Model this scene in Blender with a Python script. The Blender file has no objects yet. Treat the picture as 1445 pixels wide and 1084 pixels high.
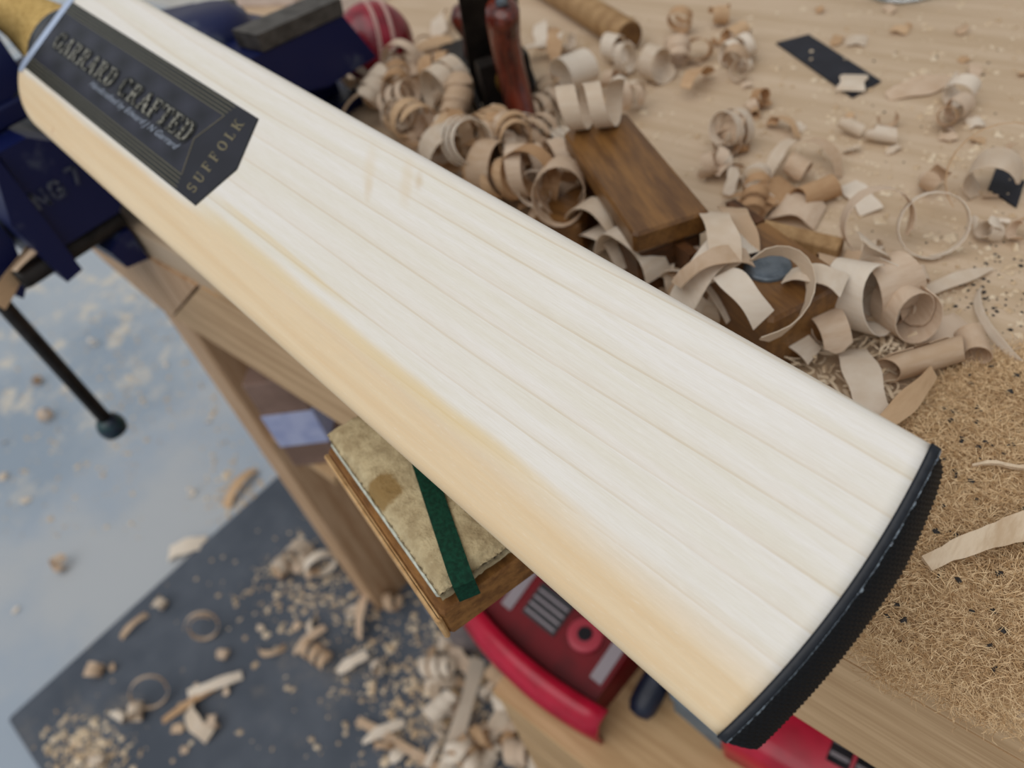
import bpy, math, random
from mathutils import Vector, Matrix
random.seed(7)
R = random.uniform
S = bpy.context.scene
COL = S.collection

# ------------------------------------------------------------------ camera
# world: X runs along the bench edge away from the viewer, Y to the viewer's left
# (the bench lies on the -Y side), Z up, bench top at z = 0.
FPX, CX, CY = 1060.0, 722.5, 542.0
CAM = Vector((0, 0, .29755))
CR = Vector((-0.75234, -0.63295, -0.18264))      # camera right
CD = Vector((-0.37455, 0.63905, -0.67181))       # camera down
CF = Vector((0.54194, -0.43703, -0.71785))       # camera forward
cd = bpy.data.cameras.new('camera')
cam = bpy.data.objects.new('camera', cd)
COL.objects.link(cam)
S.camera = cam
mw = Matrix((CR, -CD, -CF)).transposed().to_4x4()
mw.translation = CAM
cam.matrix_world = mw
cd.sensor_fit = 'HORIZONTAL'
cd.sensor_width = 36
cd.lens = FPX / 1445 * 36
cd.clip_start = .01
cd.dof.use_dof = True
cd.dof.focus_distance = .272
cd.dof.aperture_fstop = 7.2

# ------------------------------------------------------------------ light
wd = bpy.data.worlds.new('overcast')
S.world = wd
wd.use_nodes = True
bg = wd.node_tree.nodes['Background']
bg.inputs[0].default_value = (.87, .94, 1.0, 1)
bg.inputs[1].default_value = .50
sl = bpy.data.lights.new('soft_daylight', 'SUN')
so = bpy.data.objects.new('soft_daylight', sl)
COL.objects.link(so)
sl.energy = 1.7
sl.color = (1, .97, .935)
sl.angle = math.radians(70)
so.rotation_euler = Vector((.05, .55, 1)).to_track_quat('Z', 'Y').to_euler()
S.view_settings.view_transform = 'Standard'
S.view_settings.look = 'None'
S.view_settings.gamma = 1
S.view_settings.use_curve_mapping = False
S.view_settings.exposure = -0.14

# ------------------------------------------------------------------ helpers
def ray(x, y):
    return CR * (x - CX) + CD * (y - CY) + CF * FPX
def onz(x, y, z=0.):
    r = ray(x, y); return CAM + r * ((z - CAM.z) / r.z)
def ony(x, y, Y):
    r = ray(x, y); return CAM + r * (Y / r.y)
def onx(x, y, X):
    r = ray(x, y); return CAM + r * (X / r.x)
def yaw_at(x, y, dx, dy, z=0.):
    d = onz(x + dx, y + dy, z) - onz(x, y, z)
    return math.atan2(d.y, d.x)

def mesh(name, vs, fs, smooth=False):
    me = bpy.data.meshes.new(name)
    me.from_pydata([tuple(v) for v in vs], [], fs)
    me.validate()
    if smooth:
        me.polygons.foreach_set('use_smooth', [True] * len(me.polygons))
    me.update()
    return me
def obj(name, vf, m, parent=None, smooth=False, local=False, loc=None):
    """one mesh object; verts are world coords unless local"""
    vs, fs = vf
    vs = [Vector(v) for v in vs]
    if parent is not None and not local:
        W = parent.matrix_basis.copy(); q = parent.parent
        while q is not None: W = q.matrix_basis @ W; q = q.parent
        inv = W.inverted()
        vs = [inv @ v for v in vs]
    o = bpy.data.objects.new(name, mesh(name, vs, fs, smooth))
    o.data.materials.append(m)
    COL.objects.link(o)
    if parent is not None: o.parent = parent
    elif loc is not None: o.location = loc
    return o
def tag(o, label=None, cat=None, group=None, kind=None):
    if label: o['label'] = label
    if cat: o['category'] = cat
    if group: o['group'] = group
    if kind: o['kind'] = kind
    return o
def thing(name, label, cat, loc, rotz=0, group=None):
    o = bpy.data.objects.new(name, None)
    o.empty_display_size = .02
    COL.objects.link(o)
    o.matrix_basis = Matrix.Translation(Vector(loc)) @ Matrix.Rotation(rotz, 4, 'Z')
    return tag(o, label, cat, group)

def join(*parts):
    vs, fs = [], []
    for v, f in parts:
        k = len(vs); vs += list(v); fs += [tuple(i + k for i in q) for q in f]
    return vs, fs
def xf(vf, M):
    return [M @ Vector(v) for v in vf[0]], vf[1]
def box(x0, x1, y0, y1, z0, z1, b=0.):
    """box with chamfered edges (b)"""
    if x0 > x1: x0, x1 = x1, x0
    if y0 > y1: y0, y1 = y1, y0
    if b <= 0:
        vs = [(x, y, z) for z in (z0, z1) for y in (y0, y1) for x in (x0, x1)]
        return vs, [(0, 2, 3, 1), (4, 5, 7, 6), (0, 1, 5, 4), (2, 6, 7, 3), (0, 4, 6, 2), (1, 3, 7, 5)]
    def ring(z, i):
        a, c = x0 + i, x1 - i; p, q = y0 + i, y1 - i
        return [(a + b, p, z), (c - b, p, z), (c, p + b, z), (c, q - b, z), (c - b, q, z), (a + b, q, z), (a, q - b, z), (a, p + b, z)]
    rs = [ring(z0, b * .6), ring(z0 + b, 0), ring(z1 - b, 0), ring(z1, b * .6)]
    return loft(rs)
def loft(rings, cap=True, closed=True):
    n = len(rings[0]); vs = [v for r in rings for v in r]; fs = []
    for i in range(len(rings) - 1):
        for j in range(n if closed else n - 1):
            k = (j + 1) % n
            fs.append((i * n + j, i * n + k, (i + 1) * n + k, (i + 1) * n + j))
    if cap:
        fs.append(tuple(reversed(range(n))))
        fs.append(tuple((len(rings) - 1) * n + j for j in range(n)))
    return vs, fs
def prism(poly, ext):
    """polygon (list of 3d points) swept by vector ext"""
    ext = Vector(ext); a = [Vector(p) for p in poly]
    return loft([a, [p + ext for p in a]])
def lathe(prof, n=24, M=None, cap=True):
    """prof: list of (r, z)"""
    rings = [[(r * math.cos(2 * math.pi * j / n), r * math.sin(2 * math.pi * j / n), z) for j in range(n)] for r, z in prof]
    vf = loft(rings, cap)
    return xf(vf, M) if M is not None else vf
def frame(o, z, x=None):
    """matrix with +Z along z at origin o"""
    z = Vector(z).normalized()
    x = Vector(x) if x is not None else (Vector((0, 0, 1)) if abs(z.z) < .9 else Vector((1, 0, 0)))
    y = z.cross(x).normalized(); x = y.cross(z).normalized()
    M = Matrix((x, y, z)).transposed().to_4x4(); M.translation = Vector(o)
    return M
def tube(path, r, n=8):
    rings = []
    for i, p in enumerate(path):
        p = Vector(p)
        t = (Vector(path[min(i + 1, len(path) - 1)]) - Vector(path[max(i - 1, 0)])).normalized()
        rr = r[i] if isinstance(r, (list, tuple)) else r
        M = frame(p, t, (.31, .17, .93))
        rings.append([M @ Vector((rr * math.cos(2 * math.pi * j / n), rr * math.sin(2 * math.pi * j / n), 0)) for j in range(n)])
    return loft(rings)

# ---- materials
def c(r, g, b):
    f = lambda v: (v / 255 / 12.92) if v / 255 <= .04045 else ((v / 255 + .055) / 1.055) ** 2.4
    return (f(r), f(g), f(b), 1)
class NT:
    def __init__(s, name):
        s.m = bpy.data.materials.new(name); s.m.use_nodes = True
        s.t = s.m.node_tree; s.b = s.t.nodes['Principled BSDF']
    def n(s, typ, **kw):
        d = s.t.nodes.new(typ)
        for k, v in kw.items(): setattr(d, k, v)
        return d
    def put(s, sock, v):
        if isinstance(v, bpy.types.NodeSocket): s.t.links.new(v, sock)
        elif v is not None: sock.default_value = v
    def math(s, op, a, b=None, cc=None, clamp=False):
        d = s.n('ShaderNodeMath', operation=op, use_clamp=clamp)
        s.put(d.inputs[0], a); s.put(d.inputs[1], b)
        if cc is not None: s.put(d.inputs[2], cc)
        return d.outputs[0]
    def step(s, v, lo, hi, a=0., b=1.):
        d = s.n('ShaderNodeMapRange', interpolation_type='SMOOTHSTEP')
        s.put(d.inputs['Value'], v); s.put(d.inputs['From Min'], lo); s.put(d.inputs['From Max'], hi)
        s.put(d.inputs['To Min'], a); s.put(d.inputs['To Max'], b)
        return d.outputs[0]
    def mix(s, f, a, b, mode='MIX'):
        d = s.n('ShaderNodeMix', data_type='RGBA', blend_type=mode)
        s.put(d.inputs[0], f); s.put(d.inputs[6], a); s.put(d.inputs[7], b)
        return d.outputs[2]
    def coords(s, scale=(1, 1, 1), rot=(0, 0, 0)):
        t = s.n('ShaderNodeTexCoord'); mp = s.n('ShaderNodeMapping')
        s.t.links.new(t.outputs['Object'], mp.inputs[0])
        mp.inputs['Scale'].default_value = scale; mp.inputs['Rotation'].default_value = rot
        return mp.outputs[0]
    def noise(s, scale, vec=None, detail=4, rough=.55):
        d = s.n('ShaderNodeTexNoise')
        d.inputs['Scale'].default_value = scale; d.inputs['Detail'].default_value = detail
        d.inputs['Roughness'].default_value = rough
        if vec is not None: s.t.links.new(vec, d.inputs['Vector'])
        return d.outputs[0]
    def bump(s, h, strength=.3, dist=.001):
        d = s.n('ShaderNodeBump'); d.inputs['Strength'].default_value = strength; d.inputs['Distance'].default_value = dist
        s.put(d.inputs['Height'], h); s.t.links.new(d.outputs[0], s.b.inputs['Normal'])
    def set(s, **kw):
        for k, v in kw.items(): s.put(s.b.inputs[k.replace('_', ' ')], v)
        return s.m
def plain(name, col, rough=.5, metal=0., spec=.4, var=None, scale=40, bump=0., stretch=(1, 1, 1), lo=.35, hi=.65):
    t = NT(name)
    base = col
    if var is not None or bump:
        nz = t.noise(scale, t.coords(stretch))
        if var is not None: base = t.mix(t.step(nz, lo, hi), col, var)
        if bump: t.bump(nz, bump, .001)
    t.set(Base_Color=base, Roughness=rough, Metallic=metal)
    t.b.inputs['Specular IOR Level'].default_value = spec
    return t.m
def wood(name, a, b, stretch=(2, 40, 40), scale=3, rough=.6, bump=.15, spec=.3):
    t = NT(name)
    v = t.coords(stretch)
    n1 = t.noise(scale, v, 5, .6); n2 = t.noise(scale * 6, v, 3)
    f = t.math('ADD', t.math('MULTIPLY', n1, .75), t.math('MULTIPLY', n2, .25))
    t.set(Base_Color=t.mix(t.step(f, .36, .64), a, b), Roughness=rough)
    t.b.inputs['Specular IOR Level'].default_value = spec
    t.bump(f, bump, .0008)
    return t.m

MT = {}
MT['bench'] = wood('bench_pine', c(202, 179, 153), c(186, 161, 132), (2, 30, 30), 2.2)
MT['apron'] = wood('apron_pine', c(206, 172, 132), c(178, 143, 104), (1.6, 40, 40), 3.0)
MT['leg'] = wood('leg_pine', c(206, 172, 138), c(178, 140, 104), (30, 30, 2), 3)
MT['crate'] = wood('crate_pine', c(206, 172, 130), c(184, 148, 106), (2, 30, 30), 3)
MT['blue'] = plain('blue_enamel', c(5, 17, 66), .42, 0, .35, c(78, 84, 100), 30, .2, lo=.58, hi=.78)
MT['steel'] = plain('dark_steel', c(70, 68, 66), .45, .7, .5, c(96, 94, 92), 60, .15)
MT['iron'] = plain('black_iron', c(26, 22, 20), .5, .3, .4, c(50, 44, 40), 50, .15)
MT['jaw'] = plain('jaw_steel', c(62, 58, 54), .5, .35, .4, c(88, 84, 80), 80, .15)
MT['grey_metal'] = plain('zinc_button', c(112, 120, 128), .4, .6, .5, c(86, 94, 102), 160, .2)
MT['cast'] = plain('worn_lettering', c(92, 96, 108), .5, .2, .4, c(30, 38, 70), 120, .1)
MT['planewood'] = wood('oiled_beech', c(132, 92, 48), c(92, 60, 30), (4, 30, 30), 3, .35, .12, .5)
MT['endgrain'] = wood('dark_beech', c(92, 58, 32), c(58, 36, 20), (8, 8, 20), 8, .5, .2)
MT['rosewood'] = wood('rosewood', c(112, 46, 30), c(52, 14, 10), (18, 18, 4), 4, .22, .05, .6)
MT['dowel'] = wood('dowel_wood', c(176, 142, 100), c(146, 112, 74), (20, 20, 2), 4)
MT['dowelend'] = wood('dowel_end', c(118, 84, 48), c(92, 62, 34), (20, 20, 20), 6)
MT['ballred'] = plain('ball_leather', c(150, 10, 40), .3, 0, .6, c(110, 4, 26), 60, .1)
MT['thread'] = plain('white_thread', c(206, 170, 160), .7)
MT['black'] = plain('black_card', c(22, 24, 34), .55, 0, .35, c(32, 34, 44), 60, .05)
MT['whitecard'] = plain('white_card', c(222, 208, 200), .7, 0, .2, c(206, 190, 180), 30)
MT['felt'] = None
MT['foam'] = plain('foam_edge', c(212, 214, 200), .9, 0, .1, c(186, 188, 172), 300, .5)
MT['green'] = plain('green_tape', c(12, 62, 44), .75, 0, .2, c(6, 44, 30), 500, .4)
MT['blockwood'] = wood('block_side', c(150, 104, 54), c(104, 66, 30), (12, 30, 60), 3, .6, .3)
MT['blocklit'] = wood('block_lit_edge', c(206, 166, 116), c(176, 134, 86), (20, 20, 20), 6)
MT['redplastic'] = plain('red_plastic', c(186, 16, 52), .3, 0, .5, c(160, 8, 40), 30)
MT['redinner'] = plain('red_inner', c(118, 3, 20), .5, 0, .25, c(96, 2, 14), 30)
MT['darkplastic'] = plain('dark_plastic', c(24, 22, 28), .45, 0, .4, c(40, 38, 44), 60)
MT['greyprint'] = plain('grey_print', c(150, 140, 146), .5, 0, .4)
MT['pinkdial'] = plain('pink_dial', c(186, 70, 84), .4)
MT['navygrip'] = plain('navy_grip', c(20, 26, 44), .4, 0, .4, c(28, 36, 58), 40)
MT['bluegrey'] = plain('blue_grey_plastic', c(108, 122, 132), .5, 0, .4, c(90, 104, 116), 30)
MT['cardboard'] = plain('cardboard', c(142, 116, 104), .8, 0, .2, c(122, 98, 86), 20)
MT['bluetape'] = plain('blue_tape', c(178, 184, 214), .4, 0, .4, c(156, 164, 202), 60)
MT['mauve'] = plain('mauve_plastic', c(150, 142, 146), .5, 0, .4, c(126, 120, 126), 40)
MT['twine'] = plain('yellow_twine', c(212, 178, 112), .75, 0, .2, c(184, 150, 88), 300, .3)
MT['fold_shade'] = plain('fold_shade_black', c(34, 40, 48), .25, 0, .6)
MT['rubber'] = plain('toe_rubber', c(7, 7, 9), .6, 0, .25, c(13, 13, 16), 900, .2)
MT['lip'] = plain('rubber_lip', c(17, 20, 28), .42, 0, .4, c(24, 28, 36), 300, .1)
MT['glue'] = plain('dried_glue', c(120, 132, 142), .35, 0, .5, c(60, 68, 78), 900, .3)
MT['gold'] = plain('dull_gold', c(124, 114, 86), .45, .3, .5)
MT['goldthin'] = plain('gold_line', c(112, 106, 88), .45, .3, .4)
MT['letter'] = plain('foil_letter', c(196, 188, 170), .2, .9, .6, c(64, 60, 52), 500, lo=.42, hi=.58)
MT['letterback'] = plain('letter_outline_black', c(12, 13, 15), .4)  # black printed outline behind the foil letters
MT['script'] = plain('script_ink', c(150, 158, 172), .5)
MT['band'] = plain('label_band', c(18, 20, 19), .4, 0, .35, c(28, 30, 28), 90)
MT['panel'] = plain('label_panel', c(26, 26, 35), .42, 0, .34, c(32, 32, 42), 60)
MT['dark_crumb'] = plain('dark_crumb', c(52, 48, 46), .8)

def m_shaving(name, a, b, tr=.28):
    t = NT(name)
    oi = t.n('ShaderNodeObjectInfo')
    nz = t.noise(2.2, t.coords((40, 40, 220)), 4)
    f = t.math('ADD', t.math('MULTIPLY', nz, .6), t.math('MULTIPLY', oi.outputs['Random'], .45))
    colr = t.mix(t.step(f, .25, .8), a, b)
    t.set(Base_Color=colr, Roughness=.62)
    t.b.inputs['Specular IOR Level'].default_value = .25
    t.bump(nz, .12, .0006)
    tl = t.n('ShaderNodeBsdfTranslucent'); t.t.links.new(colr, tl.inputs[0])
    ms = t.n('ShaderNodeMixShader'); ms.inputs[0].default_value = tr
    out = t.t.nodes['Material Output']
    t.t.links.new(t.b.outputs[0], ms.inputs[1]); t.t.links.new(tl.outputs[0], ms.inputs[2]); t.t.links.new(ms.outputs[0], out.inputs[0])
    return t.m
MT['shave'] = m_shaving('willow_shaving', c(232, 211, 188), c(208, 178, 146))
MT['shavepale'] = m_shaving('pale_shaving', c(240, 228, 212), c(222, 202, 178))
MT['shavewarm'] = m_shaving('warm_shaving', c(222, 190, 152), c(196, 156, 116))
MT['splinter'] = wood('splinter_wood', c(226, 204, 176), c(200, 172, 140), (30, 6, 30), 4, .7, .3)
MT['fibre'] = plain('sawdust_fibre', c(232, 202, 160), .8, 0, .15, c(186, 150, 108), 420)
MT['mound'] = plain('sawdust_mound', c(200, 168, 128), .9, 0, .1, c(158, 126, 92), 500, .8)
MT['crumb'] = plain('sawdust_crumb', c(222, 204, 178), .8, 0, .15, c(196, 170, 138), 60)

t = NT('felt_pad')
nz = t.noise(120, t.coords(), 6, .65); n2 = t.noise(22, t.coords(), 4)
base = t.mix(t.step(nz, .3, .7), c(166, 146, 112), c(204, 186, 148))
sp = t.n('ShaderNodeTexCoord'); vd = t.n('ShaderNodeVectorMath', operation='DISTANCE')
t.t.links.new(sp.outputs['Object'], vd.inputs[0])
stain_vd = vd
edge = t.math('ADD', vd.outputs['Value'], t.math('MULTIPLY', t.noise(90, t.coords(), 3), .012))
base = t.mix(t.step(edge, .0135, .0165, .85, 0.), base, c(142, 112, 66))
t.set(Base_Color=base, Roughness=.95); t.b.inputs['Specular IOR Level'].default_value = .1
t.bump(t.math('ADD', nz, n2), .9, .003)
MT['felt'] = t.m

# blade willow: object coords = (u along blade, v to the left, w up)
t = NT('willow_blade')
tc = t.n('ShaderNodeTexCoord'); sx = t.n('ShaderNodeSeparateXYZ'); t.t.links.new(tc.outputs['Object'], sx.inputs[0])
u, v = sx.outputs[0], sx.outputs[1]
warp = t.noise(1, t.coords((1.3, 4, 4)), 2)
warp2 = t.noise(1, t.coords((7, 30, 30)), 2)
vw = t.math('ADD', v, t.math('ADD', t.math('MULTIPLY', t.math('SUBTRACT', warp, .5), .026), t.math('MULTIPLY', t.math('SUBTRACT', warp2, .5), .0016)))
bow = t.math('MULTIPLY', t.math('POWER', t.math('SUBTRACT', u, .33), 2.), .05)
vw = t.math('ADD', vw, bow)
fr = t.math('FRACT', t.math('DIVIDE', t.math('ADD', vw, .3), .0122))
late = t.math('MULTIPLY', t.step(fr, .55, .96), t.step(fr, .985, 1.0, 1, 0))
thin = t.math('MULTIPLY', t.step(fr, .90, .965), t.step(fr, .985, 1.0, 1, 0))
stre = t.noise(1, t.coords((5, 160, 160)), 4, .6)
fine = t.noise(1, t.coords((90, 1900, 300)), 3, .6)
flk = t.noise(1, t.coords((260, 1300, 400)), 2, .5)
white, cream = c(235, 229, 222), c(226, 213, 195)
base = t.mix(t.step(stre, .35, .7), white, c(229, 222, 208))
base = t.mix(t.math('MULTIPLY', late, .34), base, cream)
base = t.mix(t.math('MULTIPLY', thin, t.step(stre, .3, .75, .10, .48)), base, c(204, 182, 150))
# heartwood along the left edge
e = t.math('ADD', v, t.math('MULTIPLY', t.math('SUBTRACT', t.noise(1, t.coords((5, 14, 14)), 4), .5), .012))
soft = t.step(u, .0, .40, .010, .0022)
m_t = t.step(e, t.math('SUBTRACT', .0305, soft), t.math('ADD', .0305, soft))
tanc = t.mix(t.step(stre, .3, .7), c(231, 206, 168), c(224, 193, 150))
base = t.mix(t.math('MULTIPLY', m_t, .95), base, tanc)
# yellow streak where sapwood meets heartwood
ys = t.math('MULTIPLY', t.step(e, .0225, .0275), t.step(e, .0285, .034, 1, 0))
ys = t.math('MULTIPLY', ys, t.math('MULTIPLY', t.step(u, .05, .13), t.step(u, .30, .37, 1, 0)))
base = t.mix(t.math('MULTIPLY', ys, .55), base, c(226, 194, 128))
ys2 = t.math('MULTIPLY', t.math('MULTIPLY', t.step(e, .0165, .018), t.step(e, .0185, .022, 1, 0)), t.math('MULTIPLY', t.step(u, .2, .24), t.step(u, .30, .34, 1, 0)))
base = t.mix(t.math('MULTIPLY', ys2, .4), base, c(228, 200, 140))
# small knots / flecks
for ku, kv, kr, kx, kc in ((.2226, -.042, .0055, .8, c(200, 166, 116)), (.228, -.039, .012, .45, c(222, 200, 166)), (.2446, -.0278, .0075, .55, c(216, 192, 156)), (.5011, .0475, .004, .6, c(190, 136, 104)), (.252, -.036, .011, .5, c(226, 208, 180))):
    du = t.math('MULTIPLY', t.math('SUBTRACT', u, ku), 1.); dv = t.math('MULTIPLY', t.math('SUBTRACT', v, kv), 1.)
    du2 = t.math('ADD', du, t.math('MULTIPLY', dv, .7))
    dd = t.math('SQRT', t.math('ADD', t.math('POWER', t.math('DIVIDE', du2, kx), 2.), t.math('POWER', dv, 2.)))
    dd = t.math('ADD', dd, t.math('MULTIPLY', t.noise(1, t.coords((300, 300, 300)), 2), .003))
    base = t.mix(t.step(dd, kr * .3, kr * 1.3, .42, 0.), base, kc)
base = t.mix(t.step(fine, .35, .72, 0., .20), base, c(206, 192, 166))
base = t.mix(t.step(flk, .60, .80, 0., .14), base, c(246, 243, 236))
t.set(Base_Color=base, Roughness=t.step(flk, .4, .75, .55, .38))
t.b.inputs['Specular IOR Level'].default_value = .35
t.bump(t.math('ADD', fine, flk), .10, .0004)
MT['willow'] = t.m

# label face: subtle diamond quilt on charcoal
t = NT('label_quilt')
tc = t.n('ShaderNodeTexCoord'); sx = t.n('ShaderNodeSeparateXYZ'); t.t.links.new(tc.outputs['Object'], sx.inputs[0])
a = t.math('DIVIDE', sx.outputs[0], .0165); b_ = t.math('DIVIDE', sx.outputs[1], .0125)
p1 = t.math('PINGPONG', t.math('ADD', a, b_), 1.); p2 = t.math('PINGPONG', t.math('SUBTRACT', a, b_), 1.)
q = t.math('MULTIPLY', t.math('ADD', p1, p2), .5)
t.set(Base_Color=t.mix(q, c(18, 18, 26), c(48, 48, 60)), Roughness=.36)
t.b.inputs['Specular IOR Level'].default_value = .34
t.bump(q, .10, .001)
MT['quilt'] = t.m

# floor paint
t = NT('floor_paint')
co = t.coords()
n1 = t.noise(3.2, co, 5); n2 = t.noise(16, co, 5, .65); n3 = t.noise(1.1, co, 2)
base = t.mix(t.step(n1, .35, .65), c(140, 153, 167), c(166, 174, 182))
tcx = t.n('ShaderNodeTexCoord'); sx = t.n('ShaderNodeSeparateXYZ'); t.t.links.new(tcx.outputs['Object'], sx.inputs[0])
bandm = t.step(t.math('ADD', sx.outputs[0], t.math('MULTIPLY', t.math('SUBTRACT', n1, .5), .06)), 1.30, 1.42, 1., 0.)
base = t.mix(t.math('MULTIPLY', bandm, .75), base, t.mix(t.step(n1, .4, .6), c(158, 168, 180), c(174, 176, 178)))
dust = t.math('MULTIPLY', t.step(n2, .52, .64), t.step(sx.outputs[0], 1.2, 1.7))
base = t.mix(t.math('MULTIPLY', dust, .8), base, c(206, 196, 180))
t.set(Base_Color=base, Roughness=.6)
MT['floor'] = t.m
t = NT('mat_rubber')
co = t.coords()
n1 = t.noise(7, co, 5, .6); n2 = t.noise(260, co, 2)
base = t.mix(t.step(n1, .35, .7), c(66, 73, 84), c(86, 92, 102))
base = t.mix(t.step(t.noise(5, co, 6, .7), .56, .70, 0, .7), base, c(120, 114, 108))
t.set(Base_Color=base, Roughness=.8); t.bump(n2, .4, .002)
MT['mat'] = t.m

# ------------------------------------------------------------------ setting
FZ = -.72
tag(obj('floor', box(-1.2, 4.5, -1.6, 2.2, FZ - .05, FZ), MT['floor']), kind='structure')

tag(obj('wall_back', box(-1.2, 4.5, -1.65, -1.6, FZ, 1.75), plain('wall_paint', c(214, 208, 200), .8, 0, .2, c(206, 200, 192), 4)), kind='structure')
# ------------------------------------------------------------------ workbench
Y0 = -.150
wb = thing('workbench', 'pale pine workbench with deep front apron, littered with shavings', 'workbench', (.2, -.5, FZ))
XE = .98
obj('bench_top', box(-.75, XE, -1.0, Y0 - .002, -.034, 0, .002), MT['bench'], wb)
obj('edge_strip', box(-.75, .50, Y0 - .002, Y0, -.026, -.0012), MT['apron'], wb)
def plate(name, pts, y0, y1, m):
    return obj(name, prism([(x, y0, z) for x, z in pts], (0, y1 - y0, 0)), m, wb)
obj('apron', prism([(x, Y0 - .0275, z) for x, z in ((-.75, -.0275), (.528, -.0275), (.657, -.116), (-.75, -.116))], (0, .0275, 0)), MT['apron'], wb)
plate('corner_plate', ((.533, -.0275), (.80, -.0275), (.80, -.06), (.765, -.084), (.662, -.118)), Y0 - .0275, Y0 + .001, MT['leg'])
obj('leg', box(.634, .684, Y0 - .078, Y0 - .001, FZ, -.119, .003), MT['leg'], wb)
obj('leg', box(-.62, -.57, Y0 - .105, Y0 - .001, FZ, -.117, .003), MT['leg'], wb)
obj('leg', box(.634, .684, -.99, -.89, FZ, -.035, .003), MT['leg'], wb)
obj('leg', box(-.62, -.57, -.99, -.89, FZ, -.035, .003), MT['leg'], wb)
obj('rear_apron', box(-.70, .80, -.985, -.96, -.14, -.035), MT['apron'], wb)

# ------------------------------------------------------------------ cricket bat
P0 = Vector((.028035, -.115331, .082862))
AX = Vector((.98824, -.103107, .112918)); LF = Vector((.14257, .888249, -.436678)); NN = Vector((-.055275, .447642, .892503))
bm = Matrix((AX, LF, NN)).transposed().to_4x4(); bm.translation = P0
bat = bpy.data.objects.new('cricket_bat', None); COL.objects.link(bat); bat.matrix_basis = bm
tag(bat, 'pale willow cricket bat with black toe guard and charcoal label, clamped in vise', 'cricket bat')
LB, UE = .55, .598
def lerp(tab, x):
    for (a, fa), (b, fb) in zip(tab, tab[1:]):
        if x <= b: return fa + (fb - fa) * max(0, (x - a)) / (b - a)
    return tab[-1][1]
def halfw(u):
    w = .0540 - .0009 * u / LB
    if u > .530:
        k = min(1, (u - .530) / (UE - .530)); w -= .046 * (1 - math.sqrt(max(0, 1 - k * k * .92)))
    return w
def arch(u):
    uu = min(max(u, 0), LB); z = 4 * .00336 * (uu / LB) * (1 - uu / LB)
    if u > .585:
        k = min(u - .585, .0128); z -= .013 - math.sqrt(.013 ** 2 - k * k)
    return z
def fw(u, v):
    """height of the face at u, v"""
    W = halfw(u); r = .0055; z = arch(u) - .0006 * (v / .054) ** 2; a = abs(v) - (W - r)
    if a > 0: z -= r - math.sqrt(max(0, r * r - min(a, r) ** 2))
    return z
def ushift(u, v):
    return -.0048 * (1 - (v / .054) ** 2) * max(0, 1 - max(u, 0) / .06)
te = [(0, .013), (.05, .020), (.16, .030), (.30, .032), (.45, .027), (.6, .020)]
tsn = [(0, .018), (.05, .029), (.14, .043), (.22, .046), (.35, .044), (.50, .034), (.6, .026)]
rings = []
us = [0, .004, .01, .02, .035, .05] + [.05 + .48 * i / 40 for i in range(1, 41)] + [.53 + .055 * i / 12 for i in range(1, 13)] + [.585 + .0128 * math.sin(math.pi / 2 * i / 7) for i in range(1, 8)]
for uu in us:
    W = halfw(uu); r = .0055; ring = []
    vv = [W - r * (1 - math.cos(math.pi / 2 * i / 5)) * 1. for i in range(0, 1)]
    sv = [W - r + r * math.sin(math.pi / 2 * (1 - i / 6)) for i in range(6)] + [(W - r) * (1 - 2 * i / 16) for i in range(17)] + [-(W - r + r * math.sin(math.pi / 2 * i / 6)) for i in range(1, 7)]
    for x in sv: ring.append((uu + ushift(uu, x), x, fw(uu, x)))
    a0 = arch(uu); a = -lerp(te, uu) + min(0, a0 - 0); s_ = -lerp(tsn, uu)
    aface = 4 * .00336 * (min(uu, LB) / LB) * (1 - min(uu, LB) / LB)
    e0 = aface - lerp(te, uu); s0 = aface - lerp(tsn, uu)
    back = [(-W * .995, e0 + .006), (-W * .97, e0 + .002), (-W * .90, e0)]
    for k in range(-5, 6):
        q_ = k / 6; back.append((W * .9 * q_, e0 + (s0 - e0) * (1 - abs(q_) ** 1.5)))
    back += [(W * .90, e0), (W * .97, e0 + .002), (W * .995, e0 + .006)]
    for x, z in back: ring.append((uu + ushift(uu, x), x, min(z, fw(uu, x) - .001)))
    rings.append(ring)
obj('blade', loft(rings), MT['willow'], bat, True, True)

def sheet(poly_uv, off, nu, nv, edge=True):
    """strip grid: poly_uv(s,t)->(u,v) on the face, raised by off with skirt"""
    vs, fs = [], []
    for i in range(nu + 1):
        for j in range(nv + 1):
            a, b = poly_uv(i / nu, j / nv); vs.append((a, b, fw(a, b) + off))
    for i in range(nu):
        for j in range(nv):
            k = i * (nv + 1) + j; fs.append((k, k + nv + 1, k + nv + 2, k + 1))
    return vs, fs
# label: u from the point to the rolled shoulder
def u_tip(v): return .3275 + (abs(v) / .0276) * .0103
def u_in(v): return .3725 - (abs(v) / .0276) * .0140
LW = .0276
lab = obj('label', sheet(lambda s, q: (u_in((q * 2 - 1) * LW) + (.5815 - u_in((q * 2 - 1) * LW)) * (1 - (1 - s) ** 1.6 if s > .5 else s * (1 - .5 ** 1.6) / .5), (q * 2 - 1) * LW), .00030, 70, 16), MT['quilt'], bat, True, True)
tag(lab, 'charcoal quilted maker label with foil lettering')
obj('label_end_panel', sheet(lambda s, q: (u_tip((q * 2 - 1) * LW) + (u_in((q * 2 - 1) * LW) - u_tip((q * 2 - 1) * LW)) * s, (q * 2 - 1) * LW), .00030, 4, 16), MT['panel'], lab, True, True)
def strip_v(v0, v1, off, name, m, u1=.5812, u0=None):
    obj(name, sheet(lambda s, q: ((u_in(v0) if u0 is None else u0) + (u1 - (u_in(v0) if u0 is None else u0)) * s, v0 + (v1 - v0) * q), off, 60, 1), m, lab, True, True)
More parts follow.
